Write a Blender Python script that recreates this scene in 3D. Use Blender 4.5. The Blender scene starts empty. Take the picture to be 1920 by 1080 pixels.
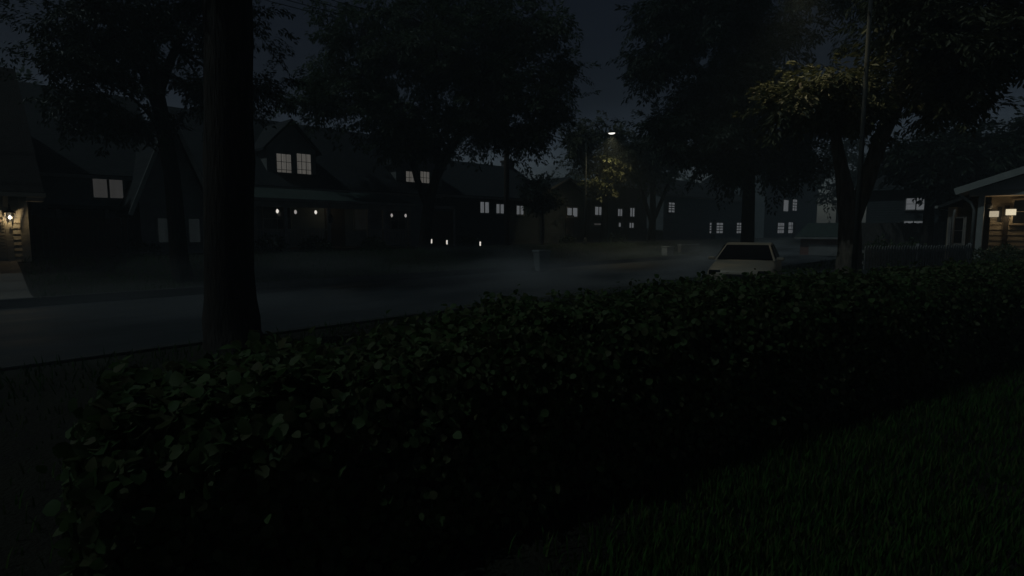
import bpy, math, random
import numpy as np
from mathutils import Vector, Matrix

rng = np.random.default_rng(7)
random.seed(7)
S = bpy.context.scene
COL = S.collection

# ------------------------------------------------------------------ camera maths
F = 1060.0                      # focal length in 1920-px units
P = math.atan(108.0 / F)        # pitch down
EYE = 1.8
CP, SP = math.cos(P), math.sin(P)

def ray(u, v):
    a = (u - 960) / F; b = (540 - v) / F
    return Vector((a, CP + b * SP, -SP + b * CP))

def at(u, v, Y):                # point on the pixel's ray at distance Y
    r = ray(u, v); t = Y / r.y
    return Vector((r.x * t, Y, EYE + r.z * t))

TH = math.radians(44)           # the street runs 44 degrees to the right of the view
D = Vector((math.sin(TH), math.cos(TH), 0))
N = Vector((-math.cos(TH), math.sin(TH), 0))

def sn(s, n, z=0.0):
    p = D * s + N * n
    return Vector((p.x, p.y, z))

def on_n(u, v, n):              # where the pixel's ray meets the plane n = const -> (s, z)
    r = ray(u, v); t = n / r.dot(N)
    return r.dot(D) * t, EYE + r.z * t

def on_s(u, v, s):              # the plane s = const -> (n, z)
    r = ray(u, v); t = s / r.dot(D)
    return r.dot(N) * t, EYE + r.z * t

def sst(a, b, x):
    t = np.clip((x - a) / (b - a), 0, 1)
    return t * t * (3 - 2 * t)

ROAD_A, ROAD_B = 9.8, 19.2
def ground_h(s, n):
    h = 0.85 * sst(19.6, 23.2, n)
    h = h + 0.62 * sst(8.0, 3.5, n) * sst(14.0, 21.0, s)
    return h
def gz(p):
    v = Vector((p[0], p[1], 0)); return float(ground_h(v.dot(D), v.dot(N)))

# ------------------------------------------------------------------ materials
def nodes_of(name):
    m = bpy.data.materials.new(name); m.use_nodes = True
    nt = m.node_tree
    for n in list(nt.nodes): nt.nodes.remove(n)
    return m, nt, nt.nodes, nt.links

def mat(name, c1, c2=None, rough=0.8, scale=6.0, detail=4, bump=0.0, bscale=None, spec=0.3, stretch=(1, 1, 1), metal=0.0, coord='Object'):
    m, nt, ns, L = nodes_of(name)
    out = ns.new('ShaderNodeOutputMaterial'); b = ns.new('ShaderNodeBsdfPrincipled')
    L.new(b.outputs[0], out.inputs[0])
    b.inputs['Roughness'].default_value = rough
    b.inputs['Specular IOR Level'].default_value = spec
    b.inputs['Metallic'].default_value = metal
    tc = ns.new('ShaderNodeTexCoord'); mp = ns.new('ShaderNodeMapping')
    mp.inputs['Scale'].default_value = stretch
    L.new(tc.outputs[coord], mp.inputs[0])
    if c2 is None: c2 = tuple(x * 0.7 for x in c1)
    nz = ns.new('ShaderNodeTexNoise'); nz.inputs['Scale'].default_value = scale; nz.inputs['Detail'].default_value = detail
    L.new(mp.outputs[0], nz.inputs['Vector'])
    cr = ns.new('ShaderNodeValToRGB')
    cr.color_ramp.elements[0].position = 0.32; cr.color_ramp.elements[1].position = 0.68
    cr.color_ramp.elements[0].color = (*c2, 1); cr.color_ramp.elements[1].color = (*c1, 1)
    L.new(nz.outputs['Fac'], cr.inputs[0]); L.new(cr.outputs[0], b.inputs['Base Color'])
    if bump:
        n2 = ns.new('ShaderNodeTexNoise'); n2.inputs['Scale'].default_value = bscale or scale * 3; n2.inputs['Detail'].default_value = 6
        L.new(mp.outputs[0], n2.inputs['Vector'])
        bp = ns.new('ShaderNodeBump'); bp.inputs['Strength'].default_value = bump; bp.inputs['Distance'].default_value = 0.05
        L.new(n2.outputs['Fac'], bp.inputs['Height']); L.new(bp.outputs[0], b.inputs['Normal'])
    return m

def banded(name, c1, c2, axis='Z', period=0.16, rough=0.75, bump=0.6, spec=0.3):
    """boards, shingle courses, bricks: saw-tooth bands along one axis"""
    m, nt, ns, L = nodes_of(name)
    out = ns.new('ShaderNodeOutputMaterial'); b = ns.new('ShaderNodeBsdfPrincipled'); L.new(b.outputs[0], out.inputs[0])
    b.inputs['Roughness'].default_value = rough; b.inputs['Specular IOR Level'].default_value = spec
    tc = ns.new('ShaderNodeTexCoord'); w = ns.new('ShaderNodeTexWave')
    w.bands_direction = axis; w.wave_profile = 'SAW'; w.inputs['Scale'].default_value = 2 * math.pi / (20 * period)
    L.new(tc.outputs['Object'], w.inputs['Vector'])
    nz = ns.new('ShaderNodeTexNoise'); nz.inputs['Scale'].default_value = 2.5; nz.inputs['Detail'].default_value = 6
    L.new(tc.outputs['Object'], nz.inputs['Vector'])
    cr = ns.new('ShaderNodeValToRGB'); cr.color_ramp.elements[0].position = .3; cr.color_ramp.elements[1].position = .7
    cr.color_ramp.elements[0].color = (*c2, 1); cr.color_ramp.elements[1].color = (*c1, 1)
    L.new(nz.outputs['Fac'], cr.inputs[0]); L.new(cr.outputs[0], b.inputs['Base Color'])
    bp = ns.new('ShaderNodeBump'); bp.inputs['Strength'].default_value = bump; bp.inputs['Distance'].default_value = 0.03
    L.new(w.outputs['Fac'], bp.inputs['Height']); L.new(bp.outputs[0], b.inputs['Normal'])
    return m

def shingles(name, c1, c2, sx=3.0):
    m, nt, ns, L = nodes_of(name)
    out = ns.new('ShaderNodeOutputMaterial'); b = ns.new('ShaderNodeBsdfPrincipled'); L.new(b.outputs[0], out.inputs[0])
    b.inputs['Roughness'].default_value = .8; b.inputs['Specular IOR Level'].default_value = .25
    tc = ns.new('ShaderNodeTexCoord'); sp = ns.new('ShaderNodeSeparateXYZ'); cb = ns.new('ShaderNodeCombineXYZ')
    L.new(tc.outputs['Object'], sp.inputs[0]); L.new(sp.outputs[0], cb.inputs[0]); L.new(sp.outputs[2], cb.inputs[1])
    br = ns.new('ShaderNodeTexBrick'); br.inputs['Scale'].default_value = sx
    br.inputs['Color1'].default_value = (*c1, 1); br.inputs['Color2'].default_value = (*c2, 1)
    br.inputs['Mortar'].default_value = (*[x * .5 for x in c2], 1); br.inputs['Mortar Size'].default_value = .02
    L.new(cb.outputs[0], br.inputs['Vector'])
    L.new(br.outputs['Color'], b.inputs['Base Color'])
    bp = ns.new('ShaderNodeBump'); bp.inputs['Strength'].default_value = .5; bp.inputs['Distance'].default_value = .02; bp.invert = True
    L.new(br.outputs['Fac'], bp.inputs['Height']); L.new(bp.outputs[0], b.inputs['Normal'])
    return m

def leafmat(name, cols, rough=0.5, spec=0.35, trans=0.25):
    m, nt, ns, L = nodes_of(name)
    out = ns.new('ShaderNodeOutputMaterial'); b = ns.new('ShaderNodeBsdfPrincipled')
    b.inputs['Roughness'].default_value = rough; b.inputs['Specular IOR Level'].default_value = spec
    g = ns.new('ShaderNodeNewGeometry'); cr = ns.new('ShaderNodeValToRGB')
    el = cr.color_ramp.elements
    el[0].color = (*cols[0], 1); el[1].color = (*cols[-1], 1)
    for i, c in enumerate(cols[1:-1]):
        e = el.new((i + 1) / (len(cols) - 1)); e.color = (*c, 1)
    L.new(g.outputs['Random Per Island'], cr.inputs[0]); L.new(cr.outputs[0], b.inputs['Base Color'])
    t = ns.new('ShaderNodeBsdfTranslucent'); L.new(cr.outputs[0], t.inputs[0])
    mx = ns.new('ShaderNodeMixShader'); mx.inputs[0].default_value = trans
    L.new(b.outputs[0], mx.inputs[1]); L.new(t.outputs[0], mx.inputs[2]); L.new(mx.outputs[0], out.inputs[0])
    return m

def emit(name, col, strength, curtain=0.0):
    m, nt, ns, L = nodes_of(name)
    out = ns.new('ShaderNodeOutputMaterial'); e = ns.new('ShaderNodeEmission'); L.new(e.outputs[0], out.inputs[0])
    e.inputs[1].default_value = strength
    if curtain:
        tc = ns.new('ShaderNodeTexCoord'); mp = ns.new('ShaderNodeMapping'); mp.inputs['Scale'].default_value = (9, 9, .5)
        nz = ns.new('ShaderNodeTexNoise'); nz.inputs['Scale'].default_value = 1.2; nz.inputs['Detail'].default_value = 3
        L.new(tc.outputs['Object'], mp.inputs[0]); L.new(mp.outputs[0], nz.inputs['Vector'])
        cr = ns.new('ShaderNodeValToRGB'); cr.color_ramp.elements[0].position = .3; cr.color_ramp.elements[1].position = .7
        cr.color_ramp.elements[0].color = (*[x * (1 - curtain) for x in col], 1); cr.color_ramp.elements[1].color = (*col, 1)
        L.new(nz.outputs['Fac'], cr.inputs[0]); L.new(cr.outputs[0], e.inputs[0])
    else:
        e.inputs[0].default_value = (*col, 1)
    return m

M = {}
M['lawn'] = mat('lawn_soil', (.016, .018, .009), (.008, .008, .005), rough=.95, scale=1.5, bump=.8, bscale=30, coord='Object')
M['concrete'] = mat('concrete', (.2, .19, .175), (.14, .135, .125), rough=.85, scale=1.2, detail=8, bump=.2, bscale=40)
M['kerb'] = mat('kerb_concrete', (.05, .052, .052), (.03, .032, .032), rough=.85, scale=2.0, detail=6, bump=.2)
M['bark'] = mat('bark', (.04, .033, .027), (.016, .014, .012), rough=.9, scale=5, stretch=(3, 3, .5), bump=1.0, bscale=9, detail=8)
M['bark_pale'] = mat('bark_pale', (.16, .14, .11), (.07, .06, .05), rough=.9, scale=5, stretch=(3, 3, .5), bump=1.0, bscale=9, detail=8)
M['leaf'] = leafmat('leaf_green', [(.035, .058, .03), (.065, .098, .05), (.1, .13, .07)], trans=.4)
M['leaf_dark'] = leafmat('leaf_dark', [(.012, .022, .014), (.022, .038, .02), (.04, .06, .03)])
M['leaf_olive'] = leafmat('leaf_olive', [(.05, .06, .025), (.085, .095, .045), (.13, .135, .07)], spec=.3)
M['hedge_leaf'] = leafmat('hedge_leaf', [(.03, .062, .02), (.05, .095, .03), (.075, .12, .045), (.085, .11, .05), (.09, .095, .045)], rough=.6, spec=.2, trans=.38)
M['hedge_core'] = mat('hedge_core', (.014, .016, .009), (.006, .007, .004), rough=1, scale=20, bump=1)
M['grass'] = leafmat('grass_blade', [(.015, .052, .01), (.025, .08, .015), (.042, .1, .022), (.07, .085, .03)], rough=.8, spec=.05)
M['petal'] = leafmat('petal', [(.3, .08, .05), (.35, .18, .08), (.3, .2, .12)], trans=.2)
M['wall_slate'] = banded('siding_slate', (.2, .23, .25), (.15, .18, .2))
M['wall_dark'] = banded('siding_dark', (.07, .085, .095), (.05, .062, .07))
M['wall_brown'] = banded('siding_brown', (.18, .13, .1), (.13, .1, .08))
M['wall_cream'] = banded('siding_cream', (.5, .46, .38), (.4, .37, .3), period=.17)
M['wall_grey'] = banded('siding_grey', (.26, .27, .27), (.2, .21, .21))
M['wall_warm'] = banded('siding_warm', (.42, .36, .28), (.32, .27, .2), period=.2)
M['chimney'] = shingles('brick_grey', (.12, .11, .105), (.08, .075, .07), 4)
M['brick'] = shingles('brick', (.3, .12, .08), (.2, .085, .06), 4)
M['roof'] = shingles('roof_shingle', (.04, .046, .05), (.026, .031, .035))
M['roof_brown'] = shingles('roof_shingle_brown', (.035, .028, .025), (.022, .018, .016))
M['roof_pale'] = shingles('roof_shingle_pale', (.07, .1, .09), (.05, .072, .066))
M['trim'] = mat('trim_white', (.38, .41, .4), (.3, .33, .32), rough=.6, scale=3, bump=.1)
M['trim_dim'] = mat('trim_grey', (.28, .28, .27), (.2, .2, .2), rough=.6, scale=3, bump=.1)
M['pediment'] = banded('board_batten', (.5, .54, .56), (.4, .44, .46), axis='X', period=.2)
M['wood'] = mat('wood_dark', (.1, .07, .05), (.05, .035, .028), rough=.8, scale=4, stretch=(6, 6, .6), bump=.4)
M['wood_grey'] = mat('wood_grey', (.24, .23, .21), (.14, .135, .125), rough=.85, scale=4, stretch=(6, 6, .6), bump=.4)
M['picket'] = mat('picket_paint', (.26, .27, .27), (.17, .18, .18), rough=.7, scale=5, bump=.15)
M['iron'] = mat('black_iron', (.02, .02, .02), (.012, .012, .012), rough=.5, scale=10, spec=.5)
M['steel'] = mat('galvanised_steel', (.2, .2, .2), (.13, .13, .13), rough=.45, scale=12, metal=.6)
M['door'] = mat('door_paint', (.07, .06, .05), (.05, .042, .036), rough=.5, scale=4, stretch=(5, 5, .5))
M['glass_dark'] = mat('dark_glass', (.012, .014, .016), (.01, .01, .012), rough=.12, scale=2, spec=.5)
M['curtain'] = mat('pale_curtain', (.5, .52, .54), (.36, .38, .4), rough=.9, scale=3, stretch=(8, 8, .4), bump=.3)
M['bin'] = mat('bin_plastic', (.17, .185, .19), (.13, .145, .145), rough=.5, scale=6, bump=.05)
M['car_paint'] = mat('car_paint', (.3, .265, .21), (.27, .24, .19), rough=.35, scale=2, spec=.5)
M['car_glass'] = mat('car_glass', (.008, .008, .009), (.006, .006, .007), rough=.35, scale=2, spec=.1)
M['rubber'] = mat('rubber', (.02, .02, .02), (.014, .014, .014), rough=.85, scale=30)
M['pale_metal'] = mat('pale_cabinet', (.34, .36, .36), (.28, .3, .3), rough=.5, scale=3, bump=.05)
M['win_warm'] = emit('window_warm', (1.0, .95, .86), .088, .35)
M['win_cool'] = emit('window_cool', (.88, .94, 1.0), .115, .25)
M['win_dim'] = emit('window_dim', (.95, .93, .9), .03, .2)
M['win_added_glow'] = emit('pane_added_glow', (.75, .95, 1.0), .009, .4)  # glow added to the gable panes, since moonlight does not reach them
M['bulb'] = emit('bulb_glow', (1.0, .95, .85), .8)
M['bulb_dim'] = emit('bulb_glow_dim', (1.0, .95, .9), .3)
M['bulb_strong'] = emit('bulb_glow_strong', (1.0, .97, .9), 6.0)
M['bulb_mid'] = emit('street_lamp_glow', (1.0, .98, .88), 1.6)
M['lamp_paint'] = mat('lamp_paint', (.05, .055, .055), (.035, .04, .04), rough=.85, scale=8, bump=.1)
M['shade_lit'] = emit('lamp_shade_lit', (1.0, .86, .6), .75)
M['shade_lit_dim'] = emit('lamp_shade_lit_dim', (1.0, .85, .6), .42)

# wet asphalt
m, nt, ns, L = nodes_of('wet_asphalt')
out = ns.new('ShaderNodeOutputMaterial'); b = ns.new('ShaderNodeBsdfPrincipled'); L.new(b.outputs[0], out.inputs[0])
tc = ns.new('ShaderNodeTexCoord'); mp = ns.new('ShaderNodeMapping'); mp.inputs['Scale'].default_value = (.12, .9, 1)
nz = ns.new('ShaderNodeTexNoise'); nz.inputs['Scale'].default_value = 1.0; nz.inputs['Detail'].default_value = 6; nz.inputs['Roughness'].default_value = .6
L.new(tc.outputs['Object'], mp.inputs[0]); L.new(mp.outputs[0], nz.inputs['Vector'])
r1 = ns.new('ShaderNodeMapRange'); r1.inputs[1].default_value = .35; r1.inputs[2].default_value = .68; r1.inputs[3].default_value = .5; r1.inputs[4].default_value = .8
L.new(nz.outputs['Fac'], r1.inputs[0]); L.new(r1.outputs[0], b.inputs['Roughness'])
cr = ns.new('ShaderNodeValToRGB'); cr.color_ramp.elements[0].color = (.009, .013, .016, 1); cr.color_ramp.elements[1].color = (.024, .032, .038, 1)
L.new(nz.outputs['Fac'], cr.inputs[0]); L.new(cr.outputs[0], b.inputs['Base Color'])
n2 = ns.new('ShaderNodeTexNoise'); n2.inputs['Scale'].default_value = 60; n2.inputs['Detail'].default_value = 4
L.new(tc.outputs['Object'], n2.inputs['Vector'])
bp = ns.new('ShaderNodeBump'); bp.inputs['Strength'].default_value = .25; bp.inputs['Distance'].default_value = .01
L.new(n2.outputs['Fac'], bp.inputs['Height']); L.new(bp.outputs[0], b.inputs['Normal'])
b.inputs['Specular IOR Level'].default_value = .5
M['asphalt'] = m

# ------------------------------------------------------------------ mesh builder
class MB:
    def __init__(self): self.v = []; self.f = []; self.mi = []; self.sm = []
    def add(self, verts, faces, mi=0, smooth=False):
        o = len(self.v); self.v += [tuple(p) for p in verts]
        self.f += [[i + o for i in f] for f in faces]; self.mi += [mi] * len(faces); self.sm += [smooth] * len(faces)
        return self
    def box(self, x0, x1, y0, y1, z0, z1, mi=0, mtx=None):
        vs = [Vector((x, y, z)) for z in (z0, z1) for y in (y0, y1) for x in (x0, x1)]
        if mtx: vs = [mtx @ p for p in vs]
        return self.add(vs, [(0, 2, 3, 1), (4, 5, 7, 6), (0, 1, 5, 4), (2, 6, 7, 3), (0, 4, 6, 2), (1, 3, 7, 5)], mi)
    def bar(self, a, b, w, h, mi=0, up=Vector((0, 0, 1))):
        a, b = Vector(a), Vector(b); d = (b - a); l = d.length; d.normalize()
        x = d.cross(up)
        if x.length < 1e-4: x = d.cross(Vector((0, 1, 0)))
        x.normalize(); y = x.cross(d)
        vs = []
        for p in (a, b):
            for sx, sy in ((-1, -1), (1, -1), (1, 1), (-1, 1)): vs.append(p + x * sx * w / 2 + y * sy * h / 2)
        return self.add(vs, [(3, 2, 1, 0), (4, 5, 6, 7), (0, 1, 5, 4), (1, 2, 6, 5), (2, 3, 7, 6), (3, 0, 4, 7)], mi)
    def tube(self, pts, rads, k=8, mi=0, wob=0.0, flare=False):
        pts = [Vector(p) for p in pts]; vs = []; fs = []
        x = None
        for i, p in enumerate(pts):
            d = (pts[min(i + 1, len(pts) - 1)] - pts[max(i - 1, 0)]).normalized()
            if x is None: x = d.cross(Vector((0.3, 1, 0.1))).normalized()
            x = (x - d * x.dot(d)).normalized(); y = d.cross(x)
            for j in range(k):
                a = 2 * math.pi * j / k
                r = rads[i] * (1 + wob * (random.random() - .5))
                if flare and i == 0: r *= 1 + .25 * math.sin(a * 3 + 1)
                vs.append(p + (x * math.cos(a) + y * math.sin(a)) * r)
        for i in range(len(pts) - 1):
            for j in range(k):
                j2 = (j + 1) % k
                fs.append((i * k + j, i * k + j2, (i + 1) * k + j2, (i + 1) * k + j))
        fs.append(tuple(range(k - 1, -1, -1))); fs.append(tuple((len(pts) - 1) * k + j for j in range(k)))
        return self.add(vs, fs, mi, True)
    def lathe(self, prof, c=(0, 0, 0), k=12, mi=0, smooth=True):
        vs = []; fs = []
        for r, z in prof:
            for j in range(k):
                a = 2 * math.pi * j / k; vs.append((c[0] + r * math.cos(a), c[1] + r * math.sin(a), c[2] + z))
        for i in range(len(prof) - 1):
            for j in range(k):
                j2 = (j + 1) % k; fs.append((i * k + j, i * k + j2, (i + 1) * k + j2, (i + 1) * k + j))
        fs.append(tuple(range(k - 1, -1, -1))); fs.append(tuple((len(prof) - 1) * k + j for j in range(k)))
        return self.add(vs, fs, mi, smooth)
    def prism(self, poly, y0, y1, mi=0):      # poly in (x,z), extruded along y
        n = len(poly)
        vs = [(x, y0, z) for x, z in poly] + [(x, y1, z) for x, z in poly]
        fs = [tuple(range(n)), tuple(range(2 * n - 1, n - 1, -1))]
        for i in range(n):
            j = (i + 1) % n; fs.append((i, i + n, j + n, j))
        return self.add(vs, fs, mi)
    def build(self, name, mats, parent=None, loc=None, bevel=0.0):
        me = bpy.data.meshes.new(name); me.from_pydata(self.v, [], self.f)
        if not isinstance(mats, (list, tuple)): mats = [mats]
        for mm in mats: me.materials.append(mm)
        me.polygons.foreach_set('material_index', self.mi); me.polygons.foreach_set('use_smooth', self.sm)
        me.update()
        o = bpy.data.objects.new(name, me); COL.objects.link(o)
        if parent: o.parent = parent
        if loc is not None: o.location = loc
        if bevel:
            bv = o.modifiers.new('bevel', 'BEVEL'); bv.width = bevel; bv.segments = 2; bv.limit_method = 'ANGLE'
        return o

def tag(o, label=None, cat=None, group=None, kind=None):
    if label: o['label'] = label
    if cat: o['category'] = cat
    if group: o['group'] = group
    if kind: o['kind'] = kind
    return o
def thing(name, label, cat, loc=(0, 0, 0), rz=0.0, group=None):
    o = bpy.data.objects.new(name, None); COL.objects.link(o)
    o.empty_display_size = .2
    o.location = loc; o.rotation_euler = (0, 0, rz)
    return tag(o, label, cat, group)
def copy_tree(o, parent=None):
    c = o.copy(); COL.objects.link(c)
    if parent: c.parent = parent
    for ch in list(o.children): copy_tree(ch, c)
    return c

def np_mesh(name, V, Fq, mat_, parent=None, smooth=False):
    """V (n,3), Fq (m,k) equal-sized faces"""
    me = bpy.data.meshes.new(name)
    nv = len(V); nf, k = Fq.shape
    me.vertices.add(nv); me.vertices.foreach_set('co', np.asarray(V, np.float32).ravel())
    me.loops.add(nf * k); me.loops.foreach_set('vertex_index', Fq.astype(np.int32).ravel())
    me.polygons.add(nf); me.polygons.foreach_set('loop_start', np.arange(0, nf * k, k, dtype=np.int32))
    me.polygons.foreach_set('use_smooth', np.full(nf, smooth))
    me.update(calc_edges=True); me.materials.append(mat_)
    o = bpy.data.objects.new(name, me); COL.objects.link(o)
    if parent: o.parent = parent
    return o

def unit(a): return a / (np.linalg.norm(a, axis=1, keepdims=True) + 1e-9)

def leaf_quads(Pt, T, Nn, Ln, Wd):
    """pointed leaf: two half blades folded along the midrib; returns V, F(quads)"""
    T = unit(T); Sd = unit(np.cross(T, Nn)); Nn = np.cross(Sd, T)
    Ln = Ln[:, None]; Wd = Wd[:, None]
    b = Pt; tip = Pt + T * Ln - Nn * Ln * .12
    l = Pt + T * Ln * .45 + Sd * Wd * .5 + Nn * Wd * .12
    r = Pt + T * Ln * .45 - Sd * Wd * .5 + Nn * Wd * .12
    V = np.stack([b, l, tip, r], 1).reshape(-1, 3)
    n = len(Pt); F_ = np.arange(n * 4).reshape(n, 4)
    return V, F_

def leaf_ovals(Pt, T, Nn, Ln, Wd):
    """broad rounded leaf: eight points folded along the midrib, cupped"""
    T = unit(T); Sd = unit(np.cross(T, Nn)); Nn = np.cross(Sd, T)
    Ln = Ln[:, None]; Wd = Wd[:, None]
    mid = lambda t: Pt + T * Ln * t - Nn * Ln * .2 * t * t
    edge = lambda t, w, sg: mid(t) + Sd * Wd * w * sg + Nn * Wd * .22 * w
    V = np.stack([mid(0), edge(.16, .34, 1), edge(.5, .5, 1), edge(.82, .3, 1), mid(1), edge(.82, .3, -1), edge(.5, .5, -1), edge(.16, .34, -1), mid(.5)], 1).reshape(-1, 3)
    n = len(Pt); i = np.arange(n)[:, None] * 9
    F_ = np.concatenate([i + np.array([[0, 8, 2, 1]]), i + np.array([[8, 4, 3, 2]]), i + np.array([[0, 7, 6, 8]]), i + np.array([[8, 6, 5, 4]])], 0)
    return V, F_

# ------------------------------------------------------------------ world, moon, haze
MOON_EL, MOON_AZ = math.radians(54), math.radians(250)     # azimuth clockwise from +Y: on the viewer's left, a little behind
W = bpy.data.worlds.new("World"); S.world = W; W.use_nodes = True
wn, wl = W.node_tree.nodes, W.node_tree.links
for n in list(wn): wn.remove(n)
wo = wn.new('ShaderNodeOutputWorld'); bg = wn.new('ShaderNodeBackground'); sk = wn.new('ShaderNodeTexSky'); hs = wn.new('ShaderNodeHueSaturation')
sk.sky_type = 'NISHITA'; sk.sun_disc = False; sk.sun_elevation = MOON_EL; sk.sun_rotation = MOON_AZ
sk.dust_density = 2.0; sk.air_density = 1.0; sk.altitude = 0
hs.inputs['Saturation'].default_value = 1.0; hs.inputs['Hue'].default_value = .514
wt = wn.new('ShaderNodeTexCoord'); wm = wn.new('ShaderNodeMapping'); wm.inputs['Scale'].default_value = (2.2, 2.2, 7)
wz = wn.new('ShaderNodeTexNoise'); wz.inputs['Scale'].default_value = 1.6; wz.inputs['Detail'].default_value = 7; wz.inputs['Roughness'].default_value = .6
wl.new(wt.outputs['Generated'], wm.inputs[0]); wl.new(wm.outputs[0], wz.inputs['Vector'])
wx = wn.new('ShaderNodeSeparateXYZ'); wl.new(wt.outputs['Generated'], wx.inputs[0])
wh = wn.new('ShaderNodeMapRange'); wh.interpolation_type = 'SMOOTHSTEP'; wh.inputs[1].default_value = .06; wh.inputs[2].default_value = .24; wh.inputs[3].default_value = 1; wh.inputs[4].default_value = 0
wl.new(wx.outputs[2], wh.inputs[0])
wc = wn.new('ShaderNodeMapRange'); wc.inputs[1].default_value = .36; wc.inputs[2].default_value = .62; wc.inputs[3].default_value = .25; wc.inputs[4].default_value = 4.8
wl.new(wz.outputs['Fac'], wc.inputs[0])
wp = wn.new('ShaderNodeMath'); wp.operation = 'MULTIPLY_ADD'; wl.new(wh.outputs[0], wp.inputs[0]); wl.new(wc.outputs[0], wp.inputs[1]); wp.inputs[2].default_value = .88
wv = wn.new('ShaderNodeVectorMath'); wv.operation = 'SCALE'; wl.new(sk.outputs[0], wv.inputs[0]); wl.new(wp.outputs[0], wv.inputs['Scale'])
wl.new(wv.outputs[0], hs.inputs['Color']); wl.new(hs.outputs[0], bg.inputs[0]); wl.new(bg.outputs[0], wo.inputs[0])
bg.inputs[1].default_value = 0.0030

ld = bpy.data.lights.new('moon', 'SUN'); ld.energy = .28; ld.angle = math.radians(.5); ld.color = (.76, .95, .97)
lo = bpy.data.objects.new('moon', ld); COL.objects.link(lo)
mdir = Vector((math.sin(MOON_AZ) * math.cos(MOON_EL), math.cos(MOON_AZ) * math.cos(MOON_EL), math.sin(MOON_EL)))
lo.rotation_euler = mdir.to_track_quat('Z', 'Y').to_euler(); lo.location = mdir * 60

def plight(name, loc, power, col, radius=.05, spot=None, target=None, parent=None):
    l = bpy.data.lights.new(name, 'SPOT' if spot else 'POINT'); l.energy = power; l.color = col; l.shadow_soft_size = radius
    if spot: l.spot_size = math.radians(spot); l.spot_blend = 1.0
    o = bpy.data.objects.new(name, l); COL.objects.link(o); o.location = loc
    if target is not None: o.rotation_euler = (Vector(target) - Vector(loc)).to_track_quat('-Z', 'Y').to_euler()
    return o

hz = MB().box(-105, 205, -105, 175, -1.5, 21.5).build('haze', []); hz.rotation_euler = (0, 0, math.pi / 2 - TH)
hm, hnt, hns, hL = nodes_of('haze_air')
ho = hns.new('ShaderNodeOutputMaterial'); hv = hns.new('ShaderNodeVolumePrincipled'); hL.new(hv.outputs[0], ho.inputs['Volume'])
hv.inputs['Color'].default_value = (.76, .91, 1.0, 1); hv.inputs['Density'].default_value = .0034; hv.inputs['Anisotropy'].default_value = .0
hz.data.materials.append(hm); tag(hz, kind='stuff')

# ------------------------------------------------------------------ ground, road, kerbs, drives
def frame_obj(o): o.rotation_euler = (0, 0, math.pi / 2 - TH); return o      # local x = along the street, y = across

def sheet(name, ss, nns, zf, mat_, kind='structure'):
    SS, NN = np.meshgrid(ss, nns); Z = zf(SS, NN)
    V = np.stack([SS, NN, Z], -1).reshape(-1, 3)
    a, b_ = SS.shape; i = np.arange(a * b_).reshape(a, b_)
    Fq = np.stack([i[:-1, :-1], i[:-1, 1:], i[1:, 1:], i[1:, :-1]], -1).reshape(-1, 4)
    o = frame_obj(np_mesh(name, V, Fq, mat_, smooth=True)); tag(o, kind=kind); return o

ss = np.concatenate([np.linspace(-100, -30, 6), np.linspace(-25, 110, 91), np.linspace(120, 200, 6)])
nn_ = np.concatenate([np.linspace(-100, -20, 5), np.linspace(-15, ROAD_A - .02, 25), [ROAD_A, ROAD_B], np.linspace(ROAD_B + .02, 35, 24), np.linspace(45, 170, 7)])
def zg(s, n):
    h = ground_h(s, n) + .025 * np.sin(s * 1.1 + n * .7) * np.sin(n * .9 - s * .3) * ((n < ROAD_A - .5) | (n > ROAD_B + .5))
    return np.where((n >= ROAD_A - .001) & (n <= ROAD_B + .001), -.25, h)
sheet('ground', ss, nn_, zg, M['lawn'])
sheet('road', np.linspace(-100, 200, 40), np.linspace(ROAD_A + .002, ROAD_B - .002, 9), lambda s, n: -.13 - .06 * ((n - 14.5) / 4.7) ** 2, M['asphalt'])
for a, b_ in ((ROAD_A - .16, ROAD_A + .004), (ROAD_B - .004, ROAD_B + .16)):
    k = MB()
    for i in range(90): k.box(-90 + i * 2, -90 + i * 2 + 1.985, a, b_, -.3, .05)
    o = frame_obj(k.build('kerb', M['kerb'], bevel=.02)); tag(o, kind='structure')
sheet('driveway', np.linspace(-6.5, 1.9, 8), np.linspace(ROAD_B + .17, 22.9, 12), lambda s, n: ground_h(s, n) + .045, M['concrete'])
sheet('driveway', np.linspace(10, 25, 8), np.linspace(4.0, 9.6, 10), lambda s, n: np.maximum(ground_h(s, n) + .05, .05), M['asphalt'])
# a soft strip of soil and worn grass on the far verge is part of the ground sheet

# low mist lying on the street: a shallow box of drifting, uneven air
ms = frame_obj(MB().box(-16, 62, ROAD_A - 1.0, ROAD_B + 3.6, -.12, 1.3).build('mist', []))
mm, mnt, mns, mL = nodes_of('mist_air')
mo = mns.new('ShaderNodeOutputMaterial'); mv = mns.new('ShaderNodeVolumePrincipled'); mL.new(mv.outputs[0], mo.inputs['Volume'])
mv.inputs['Color'].default_value = (.88, .95, 1, 1)
tc = mns.new('ShaderNodeTexCoord'); mp = mns.new('ShaderNodeMapping'); mp.inputs['Scale'].default_value = (.16, .42, 1.3)
mL.new(tc.outputs['Object'], mp.inputs[0])
nz = mns.new('ShaderNodeTexNoise'); nz.inputs['Scale'].default_value = 1; nz.inputs['Detail'].default_value = 3; mL.new(mp.outputs[0], nz.inputs['Vector'])
mr = mns.new('ShaderNodeMapRange'); mr.inputs[1].default_value = .45; mr.inputs[2].default_value = .75; mr.inputs[3].default_value = 0; mr.inputs[4].default_value = .21
sp = mns.new('ShaderNodeSeparateXYZ'); mL.new(tc.outputs['Object'], sp.inputs[0])
hr = mns.new('ShaderNodeMapRange'); hr.inputs[1].default_value = .0; hr.inputs[2].default_value = 1.25; hr.inputs[3].default_value = 1; hr.inputs[4].default_value = 0
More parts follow.
